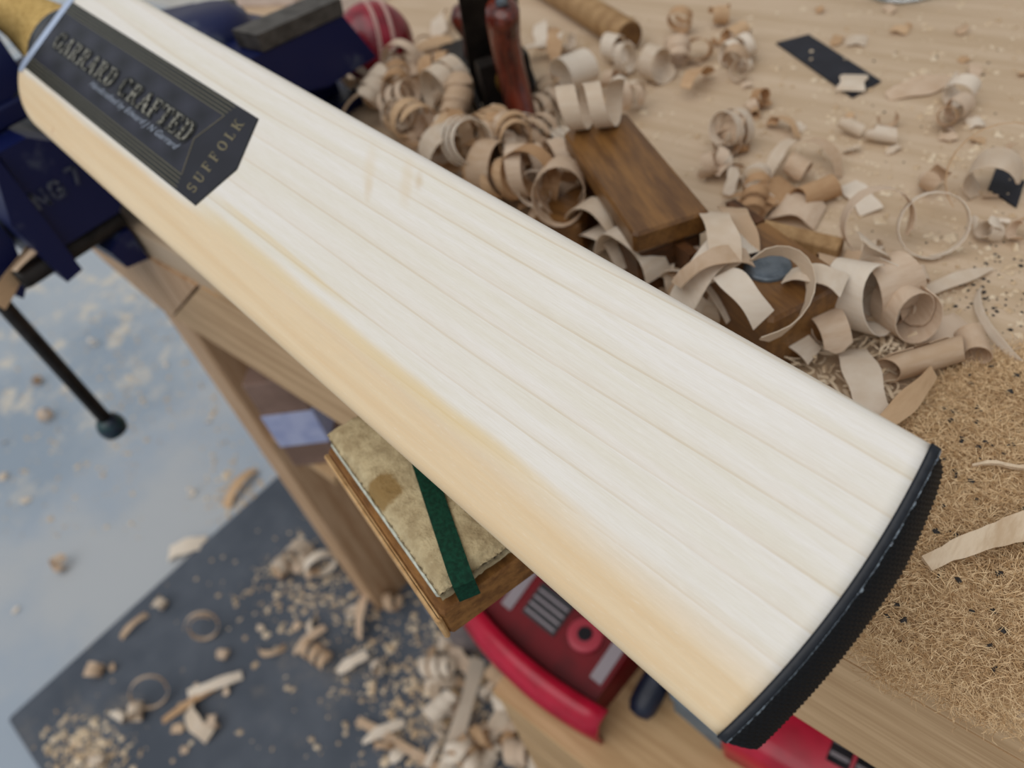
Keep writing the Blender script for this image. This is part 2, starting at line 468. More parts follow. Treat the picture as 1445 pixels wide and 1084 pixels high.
for sgn in (1, -1):
    strip_v(sgn * .0190, sgn * .0275, .00036, 'border_band', MT['band'])
    for x in (.0192, .0213, .0234, .0257):
        strip_v(sgn * x, sgn * (x + .0005), .00042, 'pinstripe', MT['goldthin'])
obj('label_fold_reflection', sheet(lambda s, q: (.5798 + .0172 * s, (q * 2 - 1) * (LW + .004)), .0005, 16, 16), plain('fold_reflection', c(196, 210, 236), .25, .3, .6), lab, True, True)  # silvery blue colour paints the window's reflection on the folded label end
def uvline(a, b, w, off, name, m):
    a, b = Vector(a), Vector(b); d = (b - a); nrm = Vector((-d.y, d.x)).normalized() * w / 2
    obj(name, sheet(lambda s, q: tuple(a + d * s + nrm * (q * 2 - 1)), off, 6, 1), m, lab, False, True)
for sgn in (1, -1):
    uvline((u_in(0), 0), (u_in(.019), sgn * .019), .0005, .00045, 'panel_line', MT['gold'])
    uvline((u_tip(0) + .0006, 0), (u_tip(LW) + .0006, sgn * LW), .0007, .00045, 'panel_line', MT['band'])

# --- lettering: slab-serif glyphs assembled from strokes (cap height 1)
def bar(x0, y0, x1, y1): return [(x0, y0), (x1, y0), (x1, y1), (x0, y1)]
def slant(xa, ya, xb, yb, w): return [(xa - w / 2, ya), (xa + w / 2, ya), (xb + w / 2, yb), (xb - w / 2, yb)]
def arc(cx, cy, rx, ry, a0, a1, th, tn, n=10):
    out = []
    for i in range(n):
        q = []
        for k, sg in ((i, 1), (i + 1, 1), (i + 1, -1), (i, -1)):
            an = math.radians(a0 + (a1 - a0) * k / n); tw = (tn + (th - tn) * abs(math.cos(an))) / 2
            q.append((cx + (rx + sg * tw) * math.cos(an), cy + (ry + sg * tw) * math.sin(an)))
        out.append(q)
    return out
def glyph(ch, k=.2, h=.07):
    sf = lambda x, y, w=.34: bar(x - w / 2, y, x + w / 2, y + h)
    if ch == 'A': return [slant(.14, 0, .38, 1, .09), slant(.66, 0, .42, 1, k), bar(.22, .3, .6, .3 + h), sf(.14, 0, .28), sf(.66, 0, .32)], .82
    if ch in 'R':
        return [bar(.1, 0, .1 + k, 1), sf(.2, 0), sf(.16, 1 - h, .3)] + arc(.36, .74, .2, .225, -90, 90, k, h) + [bar(.2, 1 - h, .38, 1), bar(.2, .48, .38, .48 + h), slant(.66, 0, .42, .5, k * .9), sf(.7, 0, .26)], .84
    if ch == 'D':
        return [bar(.1, 0, .1 + k, 1), sf(.17, 0, .3), sf(.17, 1 - h, .3)] + arc(.36, .5, .28, .465, -90, 90, k, h, 14) + [bar(.2, 1 - h, .38, 1), bar(.2, 0, .38, h)], .80
    if ch in 'GC':
        o = arc(.42, .5, .28, .465, 50, 310, k, h, 18) + [bar(.62, .68, .68, .97)]
        if ch == 'G': o += [bar(.54, .06, .54 + k * .9, .42), sf(.62, .40, .34)]
        else: o += [bar(.62, .08, .68, .26)]
        return o, .82
    if ch in 'FE':
        o = [bar(.1, 0, .1 + k, 1), sf(.2, 0, .34), bar(.02, 1 - h, .62, 1), bar(.57, .72, .62, 1), bar(.2, .48, .46, .48 + h), bar(.43, .38, .48, .66)]
        if ch == 'E': o += [bar(.02, 0, .64, h), bar(.59, 0, .64, .3)]
        return o, .72
    if ch == 'T': return [bar(.28, 0, .28 + k, 1), sf(.38, 0, .36), bar(.02, 1 - h, .74, 1), bar(.02, .72, .07, 1), bar(.69, .72, .74, 1)], .78
    if ch == 'S': return arc(.34, .73, .22, .235, 30, 270, k * .8, h * 1.3) + arc(.34, .27, .22, .235, -150, 90, k * .8, h * 1.3) + [bar(.54, .72, .58, .98), bar(.1, .02, .14, .28)], .68
    if ch == 'U': return [bar(.1, .32, .1 + k, 1), bar(.6, .32, .66, 1), sf(.2, 1 - h, .34), sf(.63, 1 - h, .26)] + arc(.38, .32, .22, .29, 180, 360, k * .8, h * 1.2), .84
    if ch == 'O': return arc(.42, .5, .29, .465, 0, 360, k, h, 24), .84
    if ch == 'L': return [bar(.1, 0, .1 + k, 1), sf(.2, 1 - h), bar(.02, 0, .6, h), bar(.55, 0, .6, .32)], .66
    if ch == 'K': return [bar(.1, 0, .1 + k, 1), sf(.2, 0), sf(.2, 1 - h), slant(.26, .4, .64, 1, .08), slant(.68, 0, .4, .58, k * .9), sf(.66, 1 - h, .26), sf(.7, 0, .28)], .84
    return [], .42
def lettering(txt, M2, sx, sy, off, name, m, grow=0., gap=.06, k=.2, h=.07, th=.0004):
    """M2: (x,y)->(u,v); one part for the line"""
    vs, fs, x = [], [], 0
    for ch in txt:
        polys, adv = glyph(ch, k, h)
        for q in polys:
            ar = sum(q[i][0] * q[(i + 1) % 4][1] - q[(i + 1) % 4][0] * q[i][1] for i in range(4))
            if ar < 0: q = q[::-1]
            cx = sum(p[0] for p in q) / 4; cy = sum(p[1] for p in q) / 4
            top, bot = [], []
            for px, py in q:
                gx = px + (grow if px > cx else -grow); gy = py + (grow if py > cy else -grow)
                a, b = M2((x + gx) * sx, gy * sy)
                top.append((a, b, fw(a, b) + off)); bot.append((a, b, fw(a, b) + off - th))
            k0 = len(vs); vs += top + bot
            fs.append((k0, k0 + 1, k0 + 2, k0 + 3))
            for i in range(4): fs.append((k0 + i, k0 + 4 + i, k0 + 4 + (i + 1) % 4, k0 + (i + 1) % 4))
        x += adv + gap
    return obj(name, (vs, fs), m, lab, False, True)
def width(txt, gap): return sum(glyph(ch)[1] + gap for ch in txt) - gap
T1 = 'GARRARD CRAFTED'
w1 = width(T1, .03); s1 = (.5665 - .3755) / w1
mp = lambda x, y: (.5665 - x, .0050 - y)
lettering(T1, mp, s1, .0120, .0006, 'lettering_outline', MT['letterback'], .075, .03, .24, .10, .0003)
lettering(T1, mp, s1, .0120, .0011, 'foil_lettering', MT['letter'], -.012, .03, .20, .085, .0006)
T2 = 'SUFFOLK'
w2 = width(T2, .34); s2 = .0450 / w2
lettering(T2, lambda x, y: (.3445 + y, .0235 - x), s2, .0085, .00045, 'place_lettering', MT['gold'], 0, .34, .16, .07, .0001)
fc = bpy.data.curves.new('script', 'FONT'); fc.body = 'Handcrafted by Edward J N Garrard'; fc.shear = .45; fc.size = 1; fc.resolution_u = 3
fo = bpy.data.objects.new('script_text', fc); COL.objects.link(fo)
bpy.context.view_layer.update()
tm = fo.to_mesh()
tv = [v.co.copy() for v in tm.vertices]; tf = [tuple(p.vertices) for p in tm.polygons]
fo.to_mesh_clear(); bpy.data.objects.remove(fo); bpy.data.curves.remove(fc)
xm = max(v.x for v in tv); k1 = (.4960 - .3790) / xm
vs = []
for v_ in tv:
    a, b = .4960 - v_.x * k1, .0108 - v_.y * .0056; vs.append((a, b, fw(a, b) + .0006))
obj('script_line', (vs, tf), MT['script'], lab, False, True)

# toe guard (rubber): woven tread on the rounded toe
NV, NS = 520, 30
def guard_pt(v, s):
    tp = (1 - max(0, (abs(v) - .0505) / .0035) ** 2 * .6) * lerp([(-.054, .55), (-.044, .72), (-.02, .95), (.06, 1.)], v)
    a = math.radians(8 + 70 * s); d = .0028 + .0072 * math.sin(math.radians(78) * s) * 1.0
    return -d * tp, -.0006 - .0178 * (1 - math.cos(math.radians(80) * s)) ** .8 - .001 * s
vs, fs = [], []
for i in range(NV + 1):
    v_ = -.0539 + .1078 * i / NV
    for j in range(NS + 1):
        s_ = j / NS
        du, w_ = guard_pt(v_, s_)
        rp = math.sin(2 * math.pi * (v_ / .00165 + s_ * 3.2)) * (.6 + .4 * math.sin(2 * math.pi * (s_ * 9 + v_ / .0033)))
        k = .00042 * rp * min(1, s_ * 8)
        vs.append((ushift(0, v_) + du - k, v_, fw(0, v_ * .97) + w_ + k * .4))
    vs.append((ushift(0, v_) - .0001, v_, -.0165)); vs.append((ushift(0, v_) - .0001, v_, fw(0, v_ * .97) - .0008))
n_ = NS + 3
for i in range(NV):
    for j in range(n_):
        k = (j + 1) % n_
        fs.append((i * n_ + j, i * n_ + k, (i + 1) * n_ + k, (i + 1) * n_ + j))
fs.append(tuple(range(n_))); fs.append(tuple(reversed([NV * n_ + j for j in range(n_)])))
tg = obj('toe_guard', (vs, fs), MT['rubber'], bat, True, True)
tag(tg, 'black woven-textured rubber toe guard')
vs, fs = [], []
NL = 160
for i in range(NL + 1):
    v_ = -.0536 + .1072 * i / NL; z = fw(0, v_ * .97)
    for du, dz in ((.0, .0001), (-.0012, .0001), (-.0024, -.0003), (-.0031, -.0009), (-.0031, -.0022), (0, -.0022)):
        vs.append((ushift(0, v_) + du, v_, z + dz))
for i in range(NL):
    for j in range(6):
        k = (j + 1) % 6; fs.append((i * 6 + j, i * 6 + k, (i + 1) * 6 + k, (i + 1) * 6 + j))
fs.append((0, 1, 2, 3, 4, 5)); fs.append(tuple(reversed([NL * 6 + j for j in range(6)])))
obj('smooth_lip', (vs, fs), MT['lip'], tg, True, True)
vs, fs = [], []
NG = 260; wd_ = 0
for i in range(NG + 1):
    v_ = -.0530 + .1060 * i / NG; z = fw(0, v_ * .97)
    if i % 3 == 0: wd_ = max(0, random.gauss(.00016, .00018)) * (1 if v_ < -.005 else .55 if v_ > .03 else .25)
    jt = R(-.00008, .00008)
    vs.append((ushift(0, v_) - .0030 + jt, v_, z - .0003)); vs.append((ushift(0, v_) - .0031 - wd_ + jt, v_, z - .0004))
for i in range(NG): fs.append((i * 2, i * 2 + 2, i * 2 + 3, i * 2 + 1))
obj('glue_line', (vs, fs), MT['glue'], tg, False, True)
# handle with twine binding
hx = [.5986 + .0012 * i for i in range(170)]
hr = lambda x: (lerp([(0, .0262), (.03, .0235), (.07, .0195), (.3, .0172)], x - .599))
hk = lambda x: lerp([(0, .62), (.05, .85), (.3, 1.)], x - .599)
prof = [[(x, hr(x) * 1.0 * (1 + .018 * math.cos(i * math.pi)) * math.cos(2 * math.pi * j / 28), -.0185 + hr(x) * hk(x) * (1 + .018 * math.cos(i * math.pi)) * math.sin(2 * math.pi * j / 28)) for j in range(28)] for i, x in enumerate(hx)]
hd = obj('handle', loft(prof), MT['twine'], bat, True, True)
tag(hd, 'handle bound in yellow twine')
prof = [[(x, (hr(x) + .0016) * math.cos(2 * math.pi * j / 28), -.0185 + (hr(x) * hk(x) + .0016) * math.sin(2 * math.pi * j / 28)) for j in range(28)] for x in (.5982, .600, .602, .6035)]
obj('fold_shade_ring', loft(prof), MT['fold_shade'], hd, True, True)  # black ring standing in for the label's dark, shaded underside

# ------------------------------------------------------------------ padded rest under the bat
A = onz(457, 607, .036); B = onz(612, 826, .036)
ex = (A - B); ex.z = 0; LNG = ex.length; ex.normalize()
ry = math.atan2(ex.y, ex.x)
pad = thing('padded_rest', 'felt padded wooden rest block with green strap, under the bat', 'rest block', (B.x, B.y, 0), ry)
# local: x 0..LNG along the visible front, y from 0 (front) back to -.20
obj('wood_base', box(-.0035, LNG + .004, -.140, .0035, .0005, .020, .0015), MT['blockwood'], pad, False, True)
obj('edge_strip', box(-.0037, LNG + .0042, .0036, .0064, .0005, .0175, .001), MT['blocklit'], pad, False, True)  # lighter tan strip paints the light caught on the block's chamfer
obj('foam_layer', box(.003, LNG + .001, -.135, .0008, .0202, .0255, .001), MT['foam'], pad, False, True)
vs, fs = [], []
NX, NY = 60, 90
for i in range(NX + 1):
    for j in range(NY + 1):
        x, y = -.002 + (LNG + .002) * i / NX, -.134 + .134 * j / NY
        ed = min(i, NX - i, (NY - j) * .8, j); z = .036 - .005 * max(0, 1 - ed / 3.) ** 2 + R(-.0004, .0004) + .0008 * math.sin(x * 130 + y * 60)
        vs.append((x + R(-.0003, .0003), y + R(-.0003, .0003) , z))
for i in range(NX):
    for j in range(NY):
        k = i * (NY + 1) + j; fs.append((k, k + NY + 1, k + NY + 2, k + 1))
nb = len(vs)
loop = [i * (NY + 1) + NY for i in range(NX + 1)]
for seq in ([i * (NY + 1) + NY for i in range(NX, -1, -1)], [j for j in range(NY, -1, -1)], [i * (NY + 1) for i in range(NX + 1)], [NX * (NY + 1) + j for j in range(NY + 1)]):
    b0 = len(vs)
    for q in seq: vs.append((vs[q][0], vs[q][1], .0256))
    for i in range(len(seq) - 1): fs.append((seq[i], seq[i + 1], b0 + i + 1, b0 + i))
obj('felt_pad', (vs, fs), MT['felt'], pad, True, True)
st = pad.matrix_basis.inverted() @ onz(540, 690, .036)
stain_vd.inputs[1].default_value = st
q1, q2 = pad.matrix_basis.inverted() @ onz(612, 700, .036), pad.matrix_basis.inverted() @ onz(648, 806, .036)
d_ = (q1 - q2); d_.z = 0; d_.normalize(); sd = Vector((-d_.y, d_.x, 0)) * .0046
pp = [q2 - d_ * .006 + Vector((0, 0, -.012)), q2 - d_ * .005 + Vector((0, 0, -.003)), q2 + Vector((0, 0, .0009)), q2 + d_ * .03 + Vector((0, 0, .0012)), q1 + Vector((0, 0, .0012)), q1 + d_ * .03 + Vector((0, 0, .0012))]
rings = [[p + sd + Vector((0, 0, .0007)), p - sd + Vector((0, 0, .0007)), p - sd, p + sd] for p in pp]
obj('green_strap', loft(rings), MT['green'], pad, False, True)

# ------------------------------------------------------------------ bench vise
VX = .605
vz = thing('bench_vise', 'blue cast iron vise with dark steel jaws and hanging bar', 'vise', (VX + .06, -.26, 0))
def yz(pts): return [(VX, y, z) for y, z in pts]
# rear (fixed) jaw casting on the bench
JX = .54
jw = lambda *pts: [onx(x, y, JX) for x, y in pts]
obj('fixed_jaw', prism(jw((372, 75), (484, 22), (532, 80), (464, 122), (400, 135), (340, 90)), (.055, 0, 0)), MT['blue'], vz)
obj('body', prism([(JX + .056, y, z) for y, z in [(-.27, .0), (-.375, .0), (-.375, .03), (-.350, .085), (-.29, .098), (-.27, .05)]], (.15, 0, 0)), MT['blue'], vz)
obj('base_flange', box(JX + .03, JX + .24, -.395, -.235, .0003, .012, .003), MT['blue'], vz)
obj('steel_jaw', prism([p + Vector((-.001, 0, .0004)) for p in jw((371, 74), (484.5, 21), (480, -2), (362, 50))], (.034, 0, 0)), MT['jaw'], vz)
# rounded boss beside the bat
prof = [(.004, 0), (.030, .001), (.044, .006), (.050, .016), (.051, .05), (.051, .098), (.047, .110), (.036, .118), (.004, .120)]
obj('swivel_boss', lathe(prof, 28, Matrix.Translation((VX + .030, -.292, 0)) @ Matrix.Diagonal((.86, .86, .92, 1))), MT['blue'], vz, True)
obj('clamp_screw', lathe([(.004, 0), (.013, .001), (.013, .012), (.003, .013)], 16, Matrix.Translation((VX + .06, -.335, .1205 - .035))), MT['steel'], vz, True)
# slide, screw and front jaw in front of the bench edge
sl_ = obj('slide', prism(yz([(-.098, .020), (-.150, .020), (-.165, .035), (-.230, .035), (-.230, .060), (-.142, .085), (-.125, .098), (-.103, .098)]), (.11, 0, 0)), MT['blue'], vz)
obj('front_jaw', prism([(VX - .006, y, z) for y, z in [(-.086, -.002), (-.1005, .0), (-.1005, .098), (-.094, .092), (-.080, .055)]], (.125, 0, 0)), MT['blue'], vz)
obj('front_jaw_head', prism([(VX + .034, y, z) for y, z in [(-.1005, .0985), (-.136, .112), (-.1562, .122), (-.1562, .156), (-.108, .156), (-.088, .0985)]], (.10, 0, 0)), MT['blue'], vz)
obj('jaw_face', prism([(VX + .034, y, z) for y, z in [(-.114, .1565), (-.1562, .1565), (-.1562, .176), (-.122, .180)]], (.10, 0, 0)), MT['jaw'], vz)
obj('main_screw', lathe([(.0075, 0), (.0085, .004), (.0085, .085), (.0075, .09)], 20, frame((VX + .012, -.062, .0105), (0, -1, 0))), MT['iron'], vz, True)
obj('guide_rod', lathe([(.0075, 0), (.0085, .004), (.0085, .085), (.0075, .09)], 20, frame((VX + .09, -.062, .0105), (0, -1, 0))), MT['iron'], vz, True)
obj('base_clamp', prism(yz([(-.1485, -.026), (-.1485, .004), (-.140, .004), (-.126, -.004), (-.130, -.022)]), (.12, 0, 0)), MT['blue'], vz)
obj('screw_head', prism([(VX + .03, y, z) for y, z in [(-.079, .054), (-.060, .050), (-.052, .0), (-.058, -.012), (-.070, .0), (-.079, .03)]], (.045, 0, 0)), MT['blue'], vz)
obj('jaw_web', box(VX + .030, VX + .115, -.205, -.1005, .0990, .1135, .002), MT['blue'], vz)
# raised lettering on the side of the slide: N O 7
def stroke3(a, b, wdt=.0026):
    a = Vector(a); b = Vector(b); d = (b - a).normalized(); n = Vector((-d.y, d.x)) * wdt / 2
    return [(a + n), (b + n), (b - n), (a - n)]
fs_l = []
def put_letter(segs, y0, z0, sc):
    for a, b in segs:
        q = stroke3(Vector(a) * sc, Vector(b) * sc)
        fs_l.append(prism([(VX - .0005, y0 - p.x, z0 + p.y) for p in q], (-.0012, 0, 0)))
put_letter([((0, 0), (0, 1)), ((0, 1), (.65, 0)), ((.65, 0), (.65, 1))], -.103, .052, .013)
put_letter([((.1, .1), (0, .5)), ((0, .5), (.15, .95)), ((.15, .95), (.5, .95)), ((.5, .95), (.62, .75)), ((.62, .45), (.6, .1)), ((.6, .1), (.1, .1)), ((.35, .45), (.62, .45))], -.116, .052, .013)
put_letter([((0, 1), (.6, 1)), ((.6, 1), (.25, 0))], -.132, .054, .013)
obj('cast_lettering', join(*fs_l), MT['cast'], sl_)
# hanging bar
tb = obj('handle_bar', tube([(VX + .05, -.0455, .075), (VX + .05, -.0455, .0), (VX + .05, -.0455, -.16)], .0062, 14), MT['iron'], vz, True)
bp = [(.0055, -.002), (.0100, .001), (.0125, .006), (.0130, .011), (.0115, .017), (.006, .021), (.001, .022)]
obj('ball_end', lathe(bp, 18, frame((VX + .05, -.0455, -.160), (0, 0, -1))), plain('teal_ball', c(14, 26, 48), .35, 0, .5, c(18, 60, 62), 90, .2), tb, True)

# ------------------------------------------------------------------ cricket ball
bc = onz(529, 62, .036)
ball = thing('cricket_ball', 'red leather cricket ball with white stitched seam, behind the vise', 'ball', (bc.x, bc.y, 0))
vs, fs = [], []
n1, n2 = 20, 32
prof = [(.0358 * math.sin(math.pi * (i + .02) / (n1 + .04)), .0358 * -math.cos(math.pi * i / n1)) for i in range(n1 + 1)]
ctr = Vector((0, 0, .036))
obj('leather', lathe([(max(r, .0004), z) for r, z in prof], n2, Matrix.Translation(ctr)), MT['ballred'], ball, True, True)
seam_axis = Vector((.35, .85, .25))
for offv in (-.0075, -.0055, .0055, .0075):
    rr = math.sqrt(.036 ** 2 - offv ** 2)
    M = frame(ctr + seam_axis.normalized() * offv, seam_axis)
    ring = [M @ Vector(((rr + .0002) * math.cos(2 * math.pi * i / 48), (rr + .0002) * math.sin(2 * math.pi * i / 48), 0)) for i in range(49)]
    obj('seam', tube(ring, .0007, 6), MT['thread'], ball, True, True)

# ------------------------------------------------------------------ metal plane with rosewood tote
q0 = onz(741, 192, .0)
ymp = yaw_at(733, 172, -60, -95)
mpn = thing('metal_hand_plane', 'black iron hand plane with red-brown rosewood handle', 'hand plane', (q0.x, q0.y, 0), ymp)
# local: +x away along the sole
obj('sole', box(-.028, .21, -.027, .027, 0, .005, .001), MT['iron'], mpn, False, True)
for s_ in (-1, 1):
    pts = [(-.02, .005), (.03, .008), (.07, .034), (.11, .034), (.16, .010), (.205, .006), (.205, .0)]
    obj('cheek', prism([(x, s_ * .0265, z) for x, z in [(-.02, .0)] + pts], (0, -s_ * .003, 0)), MT['iron'], mpn, False, True)
# tote: swept S-profile
tp = [(-.004, .006, .017, .012), (-.002, .02, .014, .0115), (.004, .04, .0125, .011), (.009, .058, .0125, .011), (.008, .075, .0135, .0115), (.002, .09, .0155, .012), (-.004, .099, .016, .0115), (-.005, .103, .012, .008)]
rings = [[(x + a * math.cos(2 * math.pi * j / 20), b * math.sin(2 * math.pi * j / 20), z + .25 * a * math.cos(2 * math.pi * j / 20)) for j in range(20)] for x, z, a, b in tp]
obj('tote', loft(rings), MT['rosewood'], mpn, True, True)
obj('tote_rod', lathe([(.002, 0), (.0045, .001), (.0045, .004), (.001, .005)], 12, Matrix.Translation((-.006, 0, .102))), MT['grey_metal'], mpn, False, True)
obj('frog', prism([(.028, -.020, .005), (.075, -.020, .005), (.045, -.020, .05), (.028, -.020, .05)], (0, .040, 0)), MT['iron'], mpn, False, True)
obj('cutting_iron', prism([(.080, -.0225, .006), (.0835, -.0225, .006), (.0295, -.0225, .125), (.026, -.0225, .125)], (0, .045, 0)), MT['iron'], mpn, False, True)
obj('lever_cap', prism([(.086, -.02, .012), (.092, -.02, .015), (.052, -.02, .095), (.044, -.02, .098)], (0, .04, 0)), MT['steel'], mpn, False, True)
obj('depth_wheel', lathe([(.003, -.004), (.011, -.004), (.011, .004), (.003, .004)], 18, frame((.019, 0, .038), (1, 0, .2))), plain('brass', c(120, 90, 40), .4, .6), mpn, False, True)
obj('knob', lathe([(.012, 0), (.010, .008), (.009, .016), (.015, .028), (.0165, .036), (.012, .044), (.002, .046)], 20, Matrix.Translation((.165, 0, .005))), MT['rosewood'], mpn, True, True)

# ------------------------------------------------------------------ turned rod
d0, d1 = onz(889, 52, .0135), onz(770, -22, .0135)
dd = (d1 - d0).normalized()
rod = thing('wooden_rod', 'thick round wooden rod lying on the bench among shavings', 'rod', (d0.x, d0.y, 0))
obj('shaft', lathe([(.0122, .0012), (.0132, .003), (.0132, .32)], 24, frame(d0, dd)), MT['dowel'], rod, True)
obj('end_face', lathe([(.0005, .0), (.0118, .0), (.0122, .0012), (.0005, .0013)], 24, frame(d0, dd)), MT['dowelend'], rod)

# ------------------------------------------------------------------ wooden plane
f0 = onz(1139, 442, .030); r0 = onz(852, 172, .058)
yw = math.atan2(r0.y - f0.y, r0.x - f0.x)
wp = thing('wooden_hand_plane', 'small brown wooden hand plane with steel strike button', 'hand plane', (f0.x, f0.y, 0), yw)
PL = Vector((r0.x - f0.x, r0.y - f0.y)).length
h1, h2, hw_ = .040, .058, .0245
fb = obj('front_body', box(-.002, .062, -hw_, hw_, 0, h1, .002), MT['planewood'], wp, False, True)
bt = wp.matrix_basis.inverted() @ onz(1083, 378, h1)
obj('strike_button', lathe([(.0118, -.004), (.0118, .0012), (.0105, .0022), (.004, .0016), (.0003, .0018)], 24, Matrix.Translation((max(.016, min(bt.x, .05)), max(-.010, min(bt.y, .010)), h1))), MT['grey_metal'], fb, True, True)
obj('throat', join(box(.0622, .088, -hw_, -hw_ + .006, 0, h1), box(.0622, .088, hw_ - .006, hw_, 0, h1), box(.0622, .088, -hw_ + .006, hw_ - .006, 0, .008)), MT['endgrain'], wp, False, True)
pb = thing('wooden_block_plane', 'long dark brown waxed wooden block beside the heaped coils', 'wood block', (*onz(945, 312, .055).to_2d(), 0), math.radians(-35))
obj('lower_body', box(.0, .116, -.018, .019, 0, .0415, .002), MT['endgrain'], pb, False, True)
obj('top_plank', box(-.003, .120, -.0215, .0215, .042, .056, .002), MT['planewood'], pb, False, True)
b0 = onz(820, 275, .02)
tag(obj('wood_offcut', xf(box(-.035, .035, -.016, .016, 0, .026, .002), Matrix.Rotation(yaw_at(820, 275, -40, 60), 4, 'Z')), MT['planewood'], loc=(b0.x, b0.y + .004, 0)), 'short brown wood offcut between the bat and the wooden plane', 'wood block')
s0, s1_ = onz(1062, 322, .006), onz(1186, 352, .006)
sdv = s1_ - s0
tag(obj('wooden_stick', xf(box(0, sdv.length, -.006, .006, 0, .010, .001), Matrix.Rotation(math.atan2(sdv.y, sdv.x), 4, 'Z')), MT['dowel'], loc=(s0.x, s0.y, 0)), 'flat tan wooden stick lying beyond the strike button', 'stick')

# ------------------------------------------------------------------ cards, jar, white boxes
def card(pts, z, label):
    P = [onz(x, y, z) for x, y in pts]; cc = sum(P, Vector()) / len(P); cc.z = 0
    o = obj('black_card', prism([p - cc for p in P], (0, 0, .0012)), MT['black'], loc=cc)
    return tag(o, label, 'card')
card([(1095, 62), (1141, 50), (1243, 116), (1203, 139)], .0004, 'black flat rectangular card with a pale chip lying across it')
card([(1394, 268), (1406, 236), (1446, 258), (1434, 294)], .0004, 'small black card under curled shavings near a thin wooden hoop')
jc = onz(1275, -14, 0)
t = NT('clear_glass'); t.set(Base_Color=(.93, .95, .96, 1), Roughness=.04, IOR=1.45); t.b.inputs['Transmission Weight'].default_value = 1.
jar = obj('glass_jar', lathe([(.001, .0005), (.026, .0), (.031, .003), (.032, .008), (.032, .09), (.028, .10), (.028, .11), (.0255, .11), (.0255, .10), (.0295, .088), (.0295, .010), (.026, .006), (.001, .006)], 36), t.m, smooth=True, loc=(jc.x, jc.y, 0))
tag(jar, 'clear round glass jar standing on the bench', 'jar')
w0 = onz(338, -14, 0)
tag(obj('white_carton', xf(box(-.05, .05, -.03, .03, 0, .05, .002), Matrix.Rotation(.3, 4, 'Z')), MT['whitecard'], loc=(min(w0.x, .92), w0.y, 0)), 'white carton standing behind the blue vise boss', 'carton')
w0 = onz(505, -6, 0)
tag(obj('white_paper_pad', xf(box(-.045, .045, -.03, .03, 0, .016, .001), Matrix.Rotation(-.5, 4, 'Z')), MT['whitecard'], loc=(w0.x, w0.y, 0)), 'white paper pad lying behind the red ball', 'paper pad')

# ------------------------------------------------------------------ wood shavings
TH = .0005
def ribbon(cs, ws, th=TH):
    """cs: centre points, ws: half-width vectors; a thin closed strip with crisp edges"""
    n = len(cs); N = []
    for i in range(n):
        tg_ = (cs[min(i + 1, n - 1)] - cs[max(i - 1, 0)])
        q = tg_.cross(ws[i]); N.append((q.normalized() if q.length > 1e-9 else Vector((0, 0, 1))) * th / 2)
    vs, fs = [], []
    def sheet_(a, b):
        k = len(vs)
        for i in range(n): vs.append(a[i]); vs.append(b[i])
        for i in range(n - 1): fs.append((k + 2 * i, k + 2 * i + 1, k + 2 * i + 3, k + 2 * i + 2))
    A = [cs[i] + ws[i] + N[i] for i in range(n)]; B = [cs[i] - ws[i] + N[i] for i in range(n)]
    C = [cs[i] + ws[i] - N[i] for i in range(n)]; D = [cs[i] - ws[i] - N[i] for i in range(n)]
    sheet_(A, B); sheet_(D, C); sheet_(C, A); sheet_(B, D)
    return vs, fs
def curl(r, w, turns, pitch=0., grow=0., a0=0., ell=1., fray=.12, seg=22, th=TH):
    """coil about local Z"""
    n = max(6, int(seg * turns)); cs, ws = [], []
    for i in range(n + 1):
        q = i / n; an = a0 + 2 * math.pi * turns * q; rr = r * (1 + grow * q)
        cs.append(Vector((rr * math.cos(an), rr * ell * math.sin(an), pitch * turns * (q - .5))))
        k = 1 - .75 * max(0, 1 - min(q, 1 - q) / .06) ** 2
        ws.append(Vector((0, 0, w / 2 * k * (1 + fray * math.sin(9 * q * turns + r * 900)))))
    return ribbon(cs, ws, th)
def bent(length, w, bend, twist=0., seg=16, fray=.1, point=0.):
    """arched strip along local X, arching in Z"""
    cs, ws = [], []
    p = Vector((0, 0, 0)); an = bend / 2
    for i in range(seg + 1):
        q = i / seg
        cs.append(p.copy()); a = an - bend * q
        p = p + Vector((math.cos(a), 0, math.sin(a))) * (length / seg)
        tw = twist * (q - .5); k = 1 - point * abs(2 * q - 1) ** 2
        ws.append(Vector((0, math.cos(tw), math.sin(tw))) * w / 2 * k * (1 + fray * math.sin(11 * q + length * 300)))
    m_ = cs[seg // 2].x
    return ribbon([c_ - Vector((m_, 0, 0)) for c_ in cs], ws)
ND = {}
def shaving(vf, pos, rot, mat_, label, group=None, name='wood_shaving', lift=True):
    """rot: 3x3/4x4 matrix; drops the piece so that its lowest point is at pos.z"""
    vs = [rot @ v for v in vf[0]]
    if lift:
        mz = min(v.z for v in vs); vs = [v - Vector((0, 0, mz)) for v in vs]
    o = obj(name, (vs, vf[1]), mat_, smooth=True)
    o.location = pos
    return tag(o, label, 'wood shaving', group)
def lay(yaw, tilt=0., spin=0.):
    """local Z axis of a coil laid horizontal, pointing along yaw; tilt raises it"""
    return Matrix.Rotation(yaw, 4, 'Z') @ Matrix.Rotation(math.pi / 2 - tilt, 4, 'Y') @ Matrix.Rotation(spin, 4, 'Z')
def rz(yaw, tx=0., ty=0.):
    return Matrix.Rotation(yaw, 4, 'Z') @ Matrix.Rotation(tx, 4, 'X') @ Matrix.Rotation(ty, 4, 'Y')
sh, shp, shw = MT['shave'], MT['shavepale'], MT['shavewarm']
